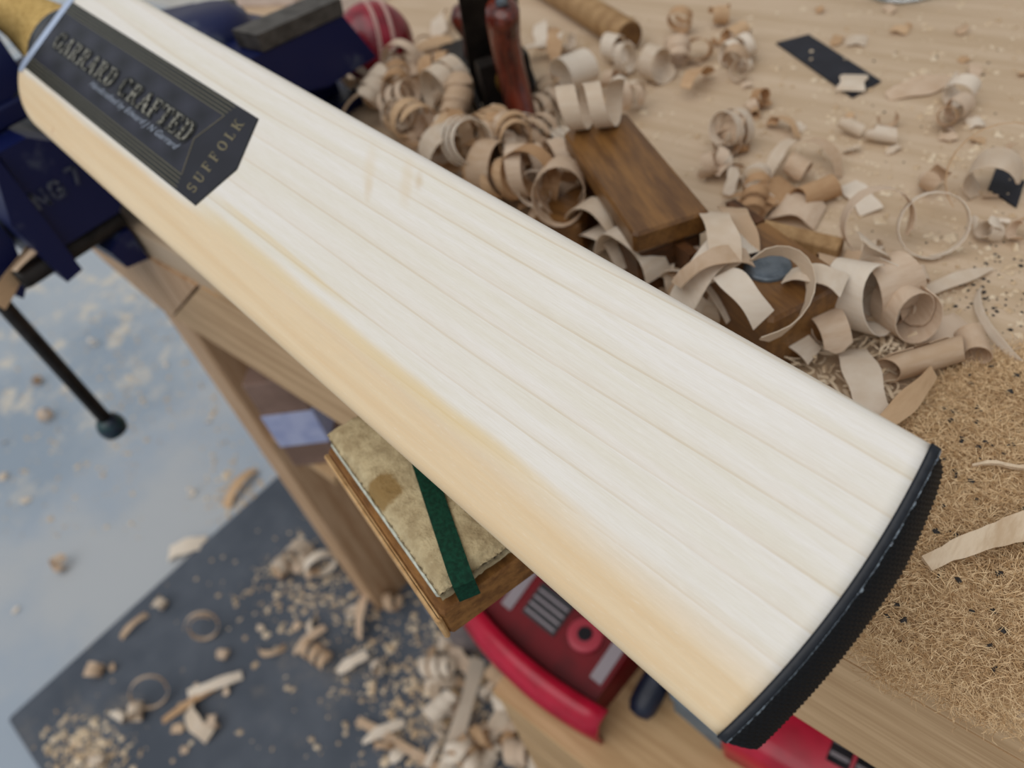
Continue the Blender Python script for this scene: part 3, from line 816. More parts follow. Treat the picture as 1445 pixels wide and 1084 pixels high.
# -- single, recognisable ones
h2t = .0565
shaving(curl(.0135, .011, 2.1, .0165, 0, 2.2), onz(838, 178, h2t), lay(yaw_at(838, 178, 60, -6)), shp, 'tight double coil shaving sitting on the wooden plane end')
shaving(curl(.0145, .0095, 3.3, .0150, .1, 1.), onz(772, 262, .012), lay(yaw_at(772, 262, 60, -14)), sh, 'long corkscrew shaving lying against the wooden plane')
shaving(curl(.016, .017, .9, 0, .2, .6), onz(702, 268, .012), lay(yaw_at(702, 268, 50, 10)), sh, 'open looped shaving next to the long corkscrew shaving')
shaving(curl(.018, .022, .8, 0, 0, .2), onz(640, 248, .012), lay(yaw_at(640, 248, 40, 40)), shp, 'broad bright arched shaving in heap near the rosewood handle')
shaving(bent(.07, .017, 3.0), onz(888, 372, .020), rz(yaw_at(888, 372, 60, 40)), shp, 'broad strap-like arched shaving between bat and wooden plane')
shaving(bent(.06, .015, 2.6), onz(842, 325, .022), rz(yaw_at(842, 325, 60, 30)), shp, 'arched shaving beside the dark throat of the wooden plane')
shaving(bent(.055, .02, 1.8), onz(860, 352, .012), rz(yaw_at(860, 352, 60, 45)), shp, 'flat bowed shaving tucked below the broad arched strap')
shaving(curl(.011, .008, 1.0, .004, 0, 0, 2.2), onz(952, 385, .012), lay(yaw_at(952, 385, 40, -40), .0, .0), sh, 'thin standing loop shaving in front of the plane throat')
shaving(bent(.085, .020, 2.2, 1.2), onz(1010, 420, .020), rz(yaw_at(1010, 420, 60, -50)), shp, 'folded crumpled shaving in front of the strike button')
shaving(bent(.06, .014, 1.6, .8), onz(1040, 340, .030), rz(yaw_at(1040, 340, 20, 60)), sh, 'pale twisted shaving hanging over the plane behind the button')
shaving(curl(.028, .0085, .62, .002, .0, 3.6, .62), onz(1085, 440, .040), lay(yaw_at(1085, 440, 60, 24), 1.15, 1.7), shp, 'narrow ribbon shaving bowed in front of the strike button')
ringlab = 'large thin hoop shaving standing among the curls on the bench'
shaving(curl(.0172, .0075, 1.05, .002, .06, 0), onz(1308, 352, .0), lay(yaw_at(1308, 352, 10, 60), .55), shp, 'round hoop shaving with the flat leaf shaving below it')
shaving(curl(.018, .011, .9, .004, .1, 1), onz(1232, 352, .0), lay(yaw_at(1232, 352, 20, 50), .4), sh, 'wide hoop shaving leaning against the thinner round hoop')
shaving(curl(.028, .003, .8, .001, .0, .4), onz(1398, 296, .0), lay(yaw_at(1398, 296, 10, 60), .5), shw, 'very thin wooden hoop around the small black card')
shaving(curl(.012, .020, .7, 0, .2, .3), onz(1392, 275, .0), lay(yaw_at(1392, 275, 20, -40)), shp, 'pale curled shaving resting on the small black card')
shaving(bent(.052, .016, 1.1), onz(1214, 545, .006), rz(yaw_at(1214, 545, 18, 60)), shp, 'broad upright ribbon shaving close to the bat edge')
shaving(curl(.013, .016, .7, 0, .1, .2), onz(1160, 500, .0), lay(yaw_at(1160, 500, 40, -10)), sh, 'round arched shaving poking out from behind the bat edge')
shaving(curl(.0055, .036, 1.4, 0, .25, 0), onz(1300, 520, .004), lay(yaw_at(1300, 520, 60, -18)), sh, 'long rolled tube shaving on the edge of the sawdust')
shaving(curl(.006, .017, 1.1, 0, .1, 0), onz(1368, 500, .002), lay(yaw_at(1368, 500, 16, 50)), sh, 'short open tube shaving at the end of the long tube')
shaving(bent(.03, .022, 1.2), onz(1335, 478, .0), rz(yaw_at(1335, 478, 50, -20)), sh, 'wide folded shaving behind the long tube shaving')
shaving(bent(.062, .009, .5, .5, point=.8), onz(1330, 410, .0), rz(yaw_at(1330, 410, 60, -24)), shp, 'flat pointed leaf shaving on clean bench near the hoop')
shaving(bent(.060, .0045, 1.3, .3, point=.4), onz(1412, 460, .0), rz(yaw_at(1412, 460, 40, 66), 1.1), shp, 'long thin curved strip beyond the sawdust heap')
shaving(bent(.05, .010, .5, .4, point=.4), onz(1272, 572, .010), rz(yaw_at(1272, 572, 50, -50), .7), MT['shavewarm'], 'yellowish frayed strip leaning beside the sawdust')
shaving(bent(.048, .017, .5, 0, point=.6), onz(1298, 128, .0), rz(yaw_at(1298, 128, 60, -14), .35), sh, 'broad leaf shaving lying beside the large black card')
shaving(bent(.024, .018, 1.0), onz(1203, 118, .003), rz(yaw_at(1203, 118, 16, -50)), shp, 'pale rectangular curled chip lying across the large black card')
shaving(bent(.016, .016, 1.0), onz(1208, 60, .0), rz(yaw_at(1208, 60, 40, 0)), shp, 'small square chip beyond the large black card')
shaving(bent(.034, .013, .6), onz(1212, 282, .0), rz(yaw_at(1212, 282, 34, 40), .2), shp, 'pale flat chip between tan roll and round hoop')
shaving(curl(.0065, .026, 1.2, 0, .2), onz(1150, 286, .0), lay(yaw_at(1150, 286, 50, -20)), shw, 'tan rolled shaving next to the pale flat chip')
shaving(bent(.036, .024, 2.0), onz(1120, 306, .0), rz(yaw_at(1120, 306, 60, 10)), sh, 'low dome shaped shaving behind the tan stick')
shaving(bent(.045, .02, .9), onz(1080, 290, .0), rz(yaw_at(1080, 290, 60, -40), .3), shw, 'warm brown folded shaving beside the low dome')
for x, y in ((880, 92), (846, 108)): pass
shaving(curl(.013, .012, 2.2, .012), onz(815, 120, .01), lay(yaw_at(815, 120, 50, -20)), shp, 'coiled shaving behind the coil on the wooden plane')
shaving(curl(.011, .014, 1.3, .01), onz(868, 86, .0), lay(yaw_at(868, 86, 40, 10)), shp, 'small bright coil below the end of the wooden rod')
shaving(curl(.013, .016, 1.2, .01), onz(925, 112, .0), lay(yaw_at(925, 112, 40, 14)), shp, 'round coil shaving in front of the wooden rod end')
shaving(bent(.05, .014, .5), onz(765, 50, .004), rz(yaw_at(765, 50, 6, 60), .3), shp, 'upright pale strip behind the rosewood handle')
shaving(bent(.06, .018, 1.), onz(626, 42, .004), rz(yaw_at(626, 42, 0, 60), .5), shp, 'bright upright strip left against the black iron')
# crumpled pieces half hiding the front block
for (x, y, l, w, b, tw, dx, dy, z, m_, L) in (
    (985, 430, .060, .016, 2.0, 1.0, 50, 30, .012, shp, 'crumpled ribbon tucked against the bat before the strike button'),
    (1005, 392, .045, .012, 1.7, .8, 50, -16, .042, sh, 'crumpled ribbon lying across the front of the wooden plane'),
    (1045, 425, .050, .012, 2.4, .6, 40, 40, .040, shp, 'small arched ribbon on top of the wooden plane'),
    (1015, 350, .060, .015, 1.6, 1.2, 20, 60, .040, shp, 'twisted ribbon falling between the wooden block and plane'),
    (1005, 445, .040, .018, 1.5, .3, 60, 20, .004, sh, 'broad scrap at the foot of the wooden plane'),
    (1100, 485, .045, .012, 1.8, .4, 60, 30, .006, shp, 'narrow bowed ribbon under the plane end by the bat'),
    (1148, 402, .030, .014, 1.4, .3, 50, 10, .040, shp, 'pale scrap on the corner of the wooden plane')):
    shaving(bent(l, w, b, tw), onz(x, y, z), rz(yaw_at(x, y, dx, dy), R(-.3, .3)), m_, L)
# wide translucent wad
for (x, y, r, w, tn, dx, dy, z, L) in ((1165, 440, .014, .022, 1.2, 60, 10, .004, 'wide soft curl at the end of the wooden plane'), (1205, 462, .017, .024, 1.0, 50, 24, .004, 'wide soft curl in middle of wad near bat edge'), (1240, 440, .014, .022, 1.1, 50, -20, .006, 'crumpled soft curl beneath the pale hoops'),
                                     (1195, 420, .015, .018, .8, 40, 30, .014, 'crumpled soft curl on top of the wad'), (1150, 475, .017, .014, .9, 60, 30, .0, 'low soft curl against the bat edge'), (1265, 470, .012, .022, 1.3, 40, 40, .002, 'wide soft curl next to the long tube')):
    shaving(curl(r, w, tn, .003, .25, R(0, 6), .8), onz(x, y, z), lay(yaw_at(x, y, dx, dy), R(-.3, .3)), shp if r > .0145 else sh, L)

def inside(p, poly):
    x, y = p; r = False; n = len(poly)
    for i in range(n):
        (x1, y1), (x2, y2) = poly[i], poly[(i + 1) % n]
        if (y1 > y) != (y2 > y) and x < (x2 - x1) * (y - y1) / (y2 - y1) + x1: r = not r
    return r
def sample(poly):
    xs = [p[0] for p in poly]; ys = [p[1] for p in poly]
    while True:
        p = (R(min(xs), max(xs)), R(min(ys), max(ys)))
        if inside(p, poly): return p
PR = {}
def protos(key, n, fn):
    PR[key] = [fn() for _ in range(n)]
def coil_kind(rl, rh, wl, wh, tl, th_, pl, ph, big):
    tn = R(tl, th_); vf = curl(R(rl, rh), R(wl, wh), tn, R(pl, ph), R(-.1, .35), R(0, 6), R(.75, 1.1))
    return vf + (('long corkscrew shaving' if tn > 1.9 else 'coiled shaving' if tn > 1.3 else 'open curled shaving') if big else ('small tight curl' if tn > 1.05 else 'small half curl'),)
protos('coil', 12, lambda: coil_kind(.009, .015, .007, .012, .9, 2.6, .009, .015, True))
protos('small', 10, lambda: coil_kind(.0045, .009, .006, .014, .6, 1.5, .003, .009, False))
def strip_kind():
    l, b = R(.022, .055), R(.6, 2.6)
    return bent(l, R(.008, .019), b, R(-.8, .8), 14, .12, R(0, .5)) + (('arched strip' if b > 1.6 else 'flattish strip') if l > .036 else ('short arched scrap' if b > 1.6 else 'short flattish scrap'),)
protos('strip', 10, strip_kind)
def chip_kind():
    l = R(.008, .018); return bent(l, R(.005, .011), R(.3, 1.6), R(-.5, .5), 6, .2, R(0, .6)) + ('narrow chip' if l > .013 else 'stubby chip',)
protos('chip', 8, chip_kind)
def scatter(poly, n, kinds, z0, z1, label, group, mats, base=0., sc=(1, 1), skip=()):
    done = 0
    while done < n:
        x, y = sample(poly)
        if any(abs(x - a) < r and abs(y - b) < r for a, b, r in skip): continue
        kd = random.choice(kinds); vf = random.choice(PR[kd]); s = R(*sc)
        vf = ([v * s for v in vf[0]],) + tuple(vf[1:])
        z = base + R(z0, z1)
        p = onz(x, y, z)
        m = lay(R(0, 6.3), R(-.5, .5), R(0, 6.3)) if kd in ('coil', 'small') else rz(R(0, 6.3), R(-.5, .5), R(-.3, .3))
        mt = random.choice(mats)
        tone = {shp: 'pale', sh: 'beige', shw: 'tan'}[mt]
        nt = vf[2] if len(vf) > 2 else ''
        shaving(vf, p, m, mt, '%s %s %s' % (tone, nt, label), group)
        done += 1
H1 = [(470, 130), (540, 112), (600, 108), (640, 128), (680, 190), (735, 200), (800, 225), (800, 305), (770, 305), (640, 232), (560, 185)]
scatter(H1, 84, ['coil', 'coil', 'coil', 'strip'], 0, .024, 'in the deep heap beside the vise', 'shavings heaped between vise and wooden plane', [sh, sh, shp, shw])
H1b = [(580, 30), (640, 20), (645, 110), (600, 110), (580, 80)]
scatter(H1b, 6, ['strip', 'small'], 0, .004, 'between red ball and iron plane', 'shavings between ball and iron plane', [sh, shw])
H1c = [(745, 60), (800, 60), (860, 90), (890, 110), (930, 150), (880, 160), (800, 120), (790, 190), (740, 195)]
scatter(H1c, 14, ['coil', 'strip', 'small'], 0, .008, 'behind the brown wooden block and rosewood handle', 'shavings between the two planes and rod', [sh, shp, shw], sc=(.8, 1))
H2 = [(915, 400), (960, 390), (1040, 400), (1050, 470), (1010, 450)]
scatter(H2, 9, ['strip', 'small'], 0, .012, 'jammed between the bat and wooden plane', 'scraps between bat and wooden plane', [sh, shp])
H3 = [(1000, 250), (1060, 300), (1180, 240), (1100, 225), (1000, 190), (930, 170)]
scatter(H3, 18, ['coil', 'strip', 'strip', 'small'], 0, .003, 'lying behind the wooden plane and stick', 'shavings behind the wooden plane', [sh, shp, shw], sc=(.6, .9))
H4 = [(1180, 360), (1260, 360), (1310, 420), (1290, 470), (1200, 400)]
scatter(H4, 12, ['small', 'chip', 'strip'], 0, .006, 'in the litter around the pale hoops', 'small shavings around the hoops', [sh, shp], sc=(.6, .9))
H5 = [(920, 40), (1040, 30), (1060, 100), (1090, 160), (1130, 200), (1010, 160), (940, 110)]
scatter(H5, 22, ['small', 'coil', 'strip', 'chip'], 0, .002, 'in the loose drift by the rod end', 'shavings in the drift by the rod end', [sh, shp, shw], sc=(.6, .9))
H6 = [(1040, 150), (1250, 150), (1445, 140), (1445, 230), (1330, 260), (1180, 230)]
scatter(H6, 16, ['chip', 'small'], 0, .0005, 'on the open bench this side of the large black card', 'chips on the open bench', [sh, shp, shw], sc=(.7, 1))
H7 = [(930, 0), (1230, 0), (1445, 30), (1445, 130), (1260, 80), (1080, 40)]
scatter(H7, 10, ['chip'], 0, .0005, 'on the open bench beyond the large black card', 'chips on the far bench', [sh, shw], sc=(.6, 1))
H8 = [(1300, 260), (1445, 290), (1445, 340), (1400, 350), (1350, 300)]
scatter(H8, 8, ['chip', 'small'], 0, .001, 'near the small black card and thin hoop', 'chips by the small black card', [shp, sh], sc=(.6, .9))

# splinters on the sawdust
def splinter(a, b, w0, w1, z, label, th=.0018):
    A, B = onz(*a, z), onz(*b, z + .004); d = B - A; L = d.length; d.normalize(); s = d.cross(Vector((0, 0, 1))).normalized()
    rings = []
    for i in range(13):
        q = i / 12; p = d * L * q + Vector((0, 0, .002 * math.sin(q * 5))); w = (w0 + (w1 - w0) * q) / 2 * (1 + R(-.1, .1)); 
        rings.append([p + s * w + Vector((0, 0, R(-.0003, .0003))), p - s * w + Vector((0, 0, R(-.0003, .0003))), p - s * w * .8 - Vector((0, 0, th)), p + s * w * .8 - Vector((0, 0, th))])
    return tag(obj('wood_splinter', loft(rings), MT['splinter'], loc=None), label, 'splinter'), A
o, A = splinter((1308, 795), (1475, 728), .006, .0125, .012, 'broad pale cracked splinter lying across the sawdust heap'); o.location = A
o, A = splinter((1372, 656), (1450, 654), .0012, .002, .008, 'thin yellow splinter lying on the sawdust heap'); o.location = A

# ------------------------------------------------------------------ sawdust heap (uncountable)
SD = [(1255, 600), (1310, 545), (1345, 510), (1445, 490), (1600, 480), (1640, 1120), (1445, 1006), (1385, 990), (1330, 962), (1275, 930), (1225, 905), (1200, 850), (1190, 760)]
SDW = [onz(x, y, 0).to_2d() for x, y in SD]
def pdist(p):
    """signed distance into the heap outline (world xy)"""
    best = 9; n = len(SDW)
    for i in range(n):
        a, b = SDW[i], SDW[(i + 1) % n]; ab = b - a
        k = max(0, min(1, (p - a).dot(ab) / ab.length_squared)); best = min(best, (a + ab * k - p).length)
    return best if inside((p.x, p.y), [(q.x, q.y) for q in SDW]) else -best
from mathutils import noise as mn
def hz(p):
    d = pdist(p)
    if d <= 0: return 0
    return min(1, d / .03) ** .7 * (.0045 + .005 * mn.noise(Vector((p.x * 45, p.y * 45, 3))) + .002 * mn.noise(Vector((p.x * 130, p.y * 130, 1))))
xs = [q.x for q in SDW]; ys = [q.y for q in SDW]
GX, GY = 70, 70
vs, fs = [], []
X0, X1, YA, YB = min(xs), max(xs), min(ys), min(max(ys), Y0 - .0005)
for i in range(GX + 1):
    for j in range(GY + 1):
        p = Vector((X0 + (X1 - X0) * i / GX, YA + (YB - YA) * j / GY)); vs.append((p.x, p.y, hz(p) - (.0006 if pdist(p) <= 0 else -.0003)))
for i in range(GX):
    for j in range(GY):
        k = i * (GY + 1) + j; q = (k, k + GY + 1, k + GY + 2, k + 1)
        if any(vs[a][2] > .0002 for a in q): fs.append(q)
sd_o = obj('sawdust_heap', (vs, fs), MT['mound'], smooth=True)
tag(sd_o, 'heap of fine fibrous sawdust piled along the bench edge', 'sawdust', kind='stuff')
def fibre(vs, fs, p, L, w, up=.5, curlv=1.):
    a = R(0, 6.283); el = R(-.2, up); d = Vector((math.cos(a) * math.cos(el), math.sin(a) * math.cos(el), math.sin(el)))
    s = Vector((-d.y, d.x, R(-.6, .6))).normalized() * w / 2; b = Vector((R(-1, 1), R(-1, 1), R(-.6, .6))) * L * .22 * curlv
    k = len(vs)
    for q, o_ in ((0, 0), (.33, .8), (.66, .8), (1, 0)):
        c_ = p + d * L * q + b * o_
        if c_.z < p.z - .004: c_.z = p.z
        vs.append(c_ + s); vs.append(c_ - s)
    for i in range(3): fs.append((k + 2 * i, k + 2 * i + 1, k + 2 * i + 3, k + 2 * i + 2))
vs, fs = [], []
cnt = 0
while cnt < 22000:
    p = Vector((R(X0, X1), R(YA, YB)))
    if pdist(p) <= R(-.004, .006): continue
    # keep to what the frame can see, with a margin
    fibre(vs, fs, Vector((p.x, p.y, hz(p) + R(0, .0022))), R(.0025, .0085), R(.00016, .00036)); cnt += 1
tag(obj('sawdust_fibres', (vs, fs), MT['fibre']), 'loose springy sawdust fibres covering the heap', 'sawdust', kind='stuff')
# tufts hanging over the bench edge
vs, fs = [], []
for (x, y, n, rr) in ((1250, 930, 420, .009), (1235, 905, 260, .007), (1275, 945, 260, .008), (1258, 958, 160, .005), (1345, 978, 300, .007), (1368, 990, 380, .008), (1385, 1000, 120, .006), (1430, 1010, 220, .009)):
    cpt = ony(x, y, Y0 + .003)
    for _ in range(n):
        p = cpt + Vector((random.gauss(0, rr), abs(random.gauss(0, .0018)), random.gauss(0, rr * .55)))
        fibre(vs, fs, p, R(.002, .006), R(.00012, .00026), .4, 1.8)
tag(obj('hanging_sawdust', (vs, fs), MT['fibre']), 'wispy tufts of sawdust clinging over the bench edge', 'sawdust', kind='stuff')
def crumb(vs, fs, p, s):
    k = len(vs); a = R(0, 6.28); e = R(.4, 1)
    ca, sa = math.cos(a), math.sin(a)
    pts = [(-1, -e, 0), (1, -e * .7, 0), (.8, e, 0), (-.7, e, 0), (R(-.3, .3), R(-.2, .2), R(.5, 1.1))]
    for x, y, z in pts: vs.append(p + Vector((x * ca - y * sa, x * sa + y * ca, z)) * s)
    fs += [(k, k + 1, k + 4), (k + 1, k + 2, k + 4), (k + 2, k + 3, k + 4), (k + 3, k, k + 4)]
vs, fs = [], []
for _ in range(260):
    p = Vector((R(X0, X1), R(YA, YB)))
    if pdist(p) > .004: crumb(vs, fs, Vector((p.x, p.y, hz(p) + .0022)), R(.0005, .0016))
for _ in range(110):
    x, y = random.gauss(1385, 40), random.gauss(420, 45); q = onz(x, y, .0002); crumb(vs, fs, q, R(.0003, .0012))
for _ in range(26):
    q = onz(R(1180, 1445), R(60, 330), .0002); crumb(vs, fs, q, R(.0004, .0012))
tag(obj('dark_specks', (vs, fs), MT['dark_crumb']), 'dark specks strewn over the sawdust and bench', 'specks', kind='stuff')
vs, fs = [], []
for _ in range(1500):
    x, y = sample([(900, 20), (1445, 0), (1445, 480), (1300, 480), (1000, 260), (560, 60)])
    crumb(vs, fs, onz(x, y, .0002), abs(random.gauss(0, .0012)) + .0004)
for _ in range(900):
    x, y = sample([(470, 110), (640, 110), (800, 220), (930, 330), (1300, 480), (1250, 590), (800, 310)])
    fibre(vs, fs, onz(x, y, R(.0005, .008)), R(.004, .014), R(.0006, .002))
tag(obj('bench_crumbs', (vs, fs), MT['crumb']), 'fine wood crumbs dusting the bench top', 'crumbs', kind='stuff')

# ------------------------------------------------------------------ floor mat and floor litter
MZ = FZ + .010
tag(obj('floor_mat', box(-.6, .992, -.55, .308, FZ + .0005, MZ, .003), MT['mat']), 'dark grey rubber mat on the pale floor below the bench', 'mat')
FB = [(430, 830), (520, 840), (600, 870), (680, 950), (760, 1084), (560, 1084), (470, 1040), (430, 950)]
scatter(FB, 34, ['coil', 'small', 'strip', 'strip'], 0, .01, 'in the drift on the floor mat', 'shavings drifted on the mat below the bat', [shp, shp, sh], base=MZ, sc=(.9, 1.4))
FC = [(640, 960), (710, 940), (800, 1084), (600, 1084)]
scatter(FC, 14, ['strip', 'coil'], 0, .03, 'in the thick floor pile against the crate', 'shavings against the crate', [shp, sh, shw], base=MZ, sc=(1.1, 1.6))
FA = [(380, 760), (480, 800), (470, 850), (400, 830)]
scatter(FA, 9, ['coil', 'strip'], 0, .008, 'on the mat at the bench leg', 'shavings at the bench leg', [shp, sh], base=MZ, sc=(1, 1.4))
FD = [(60, 1000), (330, 740), (430, 800), (440, 1000), (330, 1080), (120, 1080)]
scatter(FD, 14, ['chip', 'chip', 'small'], 0, .001, 'on the open part of the dark mat', 'chips on the open mat', [shp, sh], base=MZ, sc=(.8, 1.5))
scatter([(0, 420), (120, 460), (250, 480), (340, 690), (200, 820), (40, 940), (0, 900)], 12, ['chip', 'small'], 0, .001, 'on the pale blue floor', 'chips on the pale floor', [shp, sh], base=FZ, sc=(.8, 1.6))
shaving(curl(.017, .008, 1.4, .001, .55, 2.), onz(295, 893, MZ), lay(yaw_at(295, 893, 5, 60), .5), sh, 'lone spiral shaving on the open mat')
shaving(curl(.024, .007, 1.05, .002, .1, 1.), onz(222, 985, MZ), lay(yaw_at(222, 985, 10, 60), .5), sh, 'ring shaped shaving on the mat beside a long strip')
shaving(bent(.055, .009, 1.6), onz(190, 885, MZ), rz(yaw_at(190, 885, 40, -36), .3), sh, 'hooked shaving near the pale edge of the mat')
shaving(bent(.12, .011, .4), onz(285, 985, MZ), rz(yaw_at(285, 985, 60, -36)), shw, 'long straight strip shaving on the mat')
shaving(bent(.085, .014, .9), onz(305, 968, MZ), rz(yaw_at(305, 968, 60, -22), .4), shp, 'bright strip shaving beside the long straight strip')
shaving(bent(.07, .022, 1.5), onz(285, 1020, MZ), rz(yaw_at(285, 1020, 30, 40), .4), shp, 'pale folded shaving below the long straight strip')
shaving(bent(.055, .010, 2.4), onz(385, 915, MZ), rz(yaw_at(385, 915, 40, -6), 1.), sh, 'small crescent shaving on the mat near the drift')
shaving(bent(.09, .020, 1.3), onz(340, 690, FZ + .002), rz(yaw_at(340, 690, 40, -50)), shw, 'tan folded shaving on the floor at the mat corner')
shaving(bent(.07, .03, 1.), onz(265, 775, FZ + .004), rz(yaw_at(265, 775, 50, -14)), shp, 'bright folded shaving straddling the mat edge')
shaving(bent(.13, .042, .9, point=.5), onz(520, 805, MZ), rz(yaw_at(520, 805, 60, 40), .4), shp, 'big pale oval shaving leaning behind the bench leg')
shaving(bent(.14, .012, .6), onz(560, 1050, MZ), rz(yaw_at(560, 1050, 60, 36)), sh, 'long narrow strip in the floor drift')
shaving(bent(.16, .02, .5), onz(650, 1015, MZ + .02), rz(yaw_at(650, 1015, 18, -60), .6), shp, 'long pale strip standing in the floor pile')
vs, fs = [], []
for _ in range(2100):
    x, y = random.choice([(random.gauss(125, 28), random.gauss(1060, 24)), (random.gauss(590, 70), random.gauss(960, 70)), (random.gauss(660, 50), random.gauss(1010, 60)), (R(60, 700), R(780, 1084)) if R(0, 1) < .25 else (random.gauss(640, 60), random.gauss(940, 60)), (random.gauss(440, 50), random.gauss(820, 40))])
    q = onz(x, y, MZ + .0004)
    if q.x < .98 and q.y < .30: crumb(vs, fs, q, abs(random.gauss(0, .0022)) + .0006)
tag(obj('mat_crumbs', (vs, fs), MT['crumb']), 'sawdust crumbs strewn over the dark mat', 'crumbs', kind='stuff')
vs, fs = [], []
for _ in range(900):
    x, y = random.choice([(R(0, 200), R(430, 760)), (R(150, 360), R(400, 640)), (random.gauss(340, 30), random.gauss(700, 25))])
    q = onz(x, y, FZ + .0004); crumb(vs, fs, q, abs(random.gauss(0, .0022)) + .0006)
tag(obj('floor_crumbs', (vs, fs), MT['crumb']), 'sawdust crumbs strewn over the pale blue floor', 'crumbs', kind='stuff')
# shavings caught on the vise
shaving(bent(.075, .012, .5, .4), Vector((VX + .01, -.10, .020)), Matrix.Translation((0, 0, 0)) @ rz(-math.pi / 2 + .1), sh, 'pale strip caught above the dark screw of the vise')
vf = bent(.10, .012, .5, .8)
o = shaving(vf, onx(50, 360, VX + .02), Matrix.Rotation(.2, 4, 'Z') @ Matrix.Rotation(math.pi / 2 - .15, 4, 'X') @ Matrix.Rotation(math.pi / 2 + .25, 4, 'Y'), shw, 'tan strip hanging down from the front of the vise', lift=False)

# ------------------------------------------------------------------ things under the bench
cr = thing('wooden_crate', 'plain pale wooden crate under the bench', 'crate', (.15, -.25, MZ))
cz = -.40
obj('crate_top', box(-.02, .29, -.40, -.112, cz - .015, cz, .002), MT['crate'], cr)
for s_ in (0, 1, 2):
    z0 = MZ + .001 + s_ * .098
    obj('front_board', box(-.018, .286, -.132, -.114, z0, z0 + .094, .001), MT['crate'], cr)
    obj('side_board', box(.272, .288, -.398, -.134, z0, z0 + .094, .001), MT['crate'], cr)
    obj('side_board', box(-.018, -.002, -.398, -.134, z0, z0 + .094, .001), MT['crate'], cr)
obj('back_board', box(-.018, .288, -.4, -.399, MZ, cz - .016), MT['crate'], cr)

def red_tool(px, label, yaw, sc=1.):
    p = onz(*px, cz)
    tl = thing('tool_charger', label, 'charger', (p.x, p.y, cz + .0005), yaw)
    # local: x along the front flange, y away from the viewer (negative), z up
    k = sc
    obj('body', prism([(-.07 * k, .004 * k, .0), (-.07 * k, -.13 * k, .0), (-.07 * k, -.13 * k, .075 * k), (-.07 * k, .000 * k, .036 * k)], (.14 * k, 0, 0)), MT['redinner'], tl, False, True)
    pts = []
    n = 9
    rings = []
    for i in range(13):
        x = -.086 * k + .172 * k * i / 12; b = (1 - ((i - 6) / 6) ** 2)
        yy = .010 * k + .012 * k * b; hh = .046 * k + .010 * k * b
        rings.append([(x, yy, .001), (x, yy + .004 * k, .5 * hh), (x, yy - .002 * k, hh), (x, yy - .016 * k, hh + .004 * k), (x, yy - .018 * k, hh), (x, yy - .006 * k, hh * .9), (x, yy - .001 * k, .5 * hh), (x, yy - .004 * k, .001)])
    obj('front_flange', loft(rings), MT['redplastic'], tl, True, True)
    sl = (.075 - .036) / .13
    def top(x0, x1, y0, y1, hgt, name, m, par=tl):
        zf = lambda y: .036 * k - y * sl + .0004
        P = [(x0 * k, y0 * k, zf(y0 * k)), (x1 * k, y0 * k, zf(y0 * k)), (x1 * k, y1 * k, zf(y1 * k)), (x0 * k, y1 * k, zf(y1 * k))]
        return obj(name, prism(P, (0, 0, hgt)), m, par, False, True)
    g = top(-.006, .034, -.026, -.058, .001, 'vent_panel', MT['darkplastic'])
    for i in range(4): top(-.004, .032, -.029 - i * .007, -.031 - i * .007, .0022, 'vent_slat', MT['greyprint'], g)
    top(.044, .056, -.020, -.070, .001, 'printed_plate', MT['greyprint'])
    top(-.066, -.054, -.020, -.060, .001, 'printed_plate', MT['greyprint'])
    zf = .036 * k + (.044 * k) * sl
    dl = obj('dial', lathe([(.016 * k, 0), (.016 * k, .004 * k), (.012 * k, .005 * k), (.0005, .005 * k)], 24, Matrix.Translation((-.030 * k, -.044 * k, zf))), MT['pinkdial'], tl, False, True)
    obj('dial_centre', lathe([(.007 * k, .0051 * k), (.006 * k, .007 * k), (.0004, .007 * k)], 20, Matrix.Translation((-.030 * k, -.044 * k, zf))), MT['darkplastic'], dl, False, True)
    return tl
red_tool((758, 952), 'red plastic charger with dark vents and round dial on the crate', math.atan2(-.017, .147) + math.pi * 0 + .05)
# second red case further along, under the toe
p = onz(1172, 1072, cz + .06)
rc = thing('red_tool_case', 'glossy red tool case with black vents under the bat toe', 'tool case', (p.x, p.y - .02, cz + .0005), .1)
obj('body', box(-.085, .085, -.14, .045, 0, .060, .012), MT['redplastic'], rc, True, True)
for i in range(2):
    vpn = obj('vent_panel', box(-.030 + i * .019, -.014 + i * .019, -.020, .022, .0602, .0612), MT['darkplastic'], rc, False, True)
    for j in range(4): obj('vent_slat', box(-.029 + i * .019, -.015 + i * .019, -.016 + j * .010, -.013 + j * .010, .0613, .0622), MT['mauve'], vpn, False, True)
obj('dial', lathe([(.014, .0602), (.014, .064), (.010, .065), (.0005, .065)], 24, Matrix.Translation((-.055, -.02, 0))), MT['pinkdial'], rc, False, True)
# navy grip
g0, g1 = onz(900, 1010, cz + .015), onz(945, 925, cz + .034)
gd = g1 - g0
gp = thing('tool_grip', 'dark navy rounded tool grip beside the red charger', 'tool handle', (g0.x, g0.y, cz + .0005))
obj('grip', lathe([(.002, -.001), (.009, .001), (.0125, .008), (.0130, .02), (.0115, .045), (.0120, .075), (.0105, .088)], 20, frame(g0, gd)), MT['navygrip'], gp, True)
obj('shaft', lathe([(.0045, .086), (.0045, .17), (.003, .172)], 14, frame(g0, gd)), MT['steel'], gp, True)
# blue-grey slab under the toe corner
a, b = onz(955, 990, cz + .047), onz(1040, 1062, cz + .047)
dv = b - a; L_ = dv.length
sb = thing('plastic_case', 'blue-grey plastic case lying below the bat toe corner', 'case', (a.x, a.y, cz + .0005), math.atan2(dv.y, dv.x))
obj('case_body', box(-.01, L_ * .74, .004, .05, 0, .028, .003), MT['bluegrey'], sb, False, True)
obj('case_lid', box(-.012, L_ * .74 + .002, .002, .052, .0282, .045, .003), MT['bluegrey'], sb, False, True)
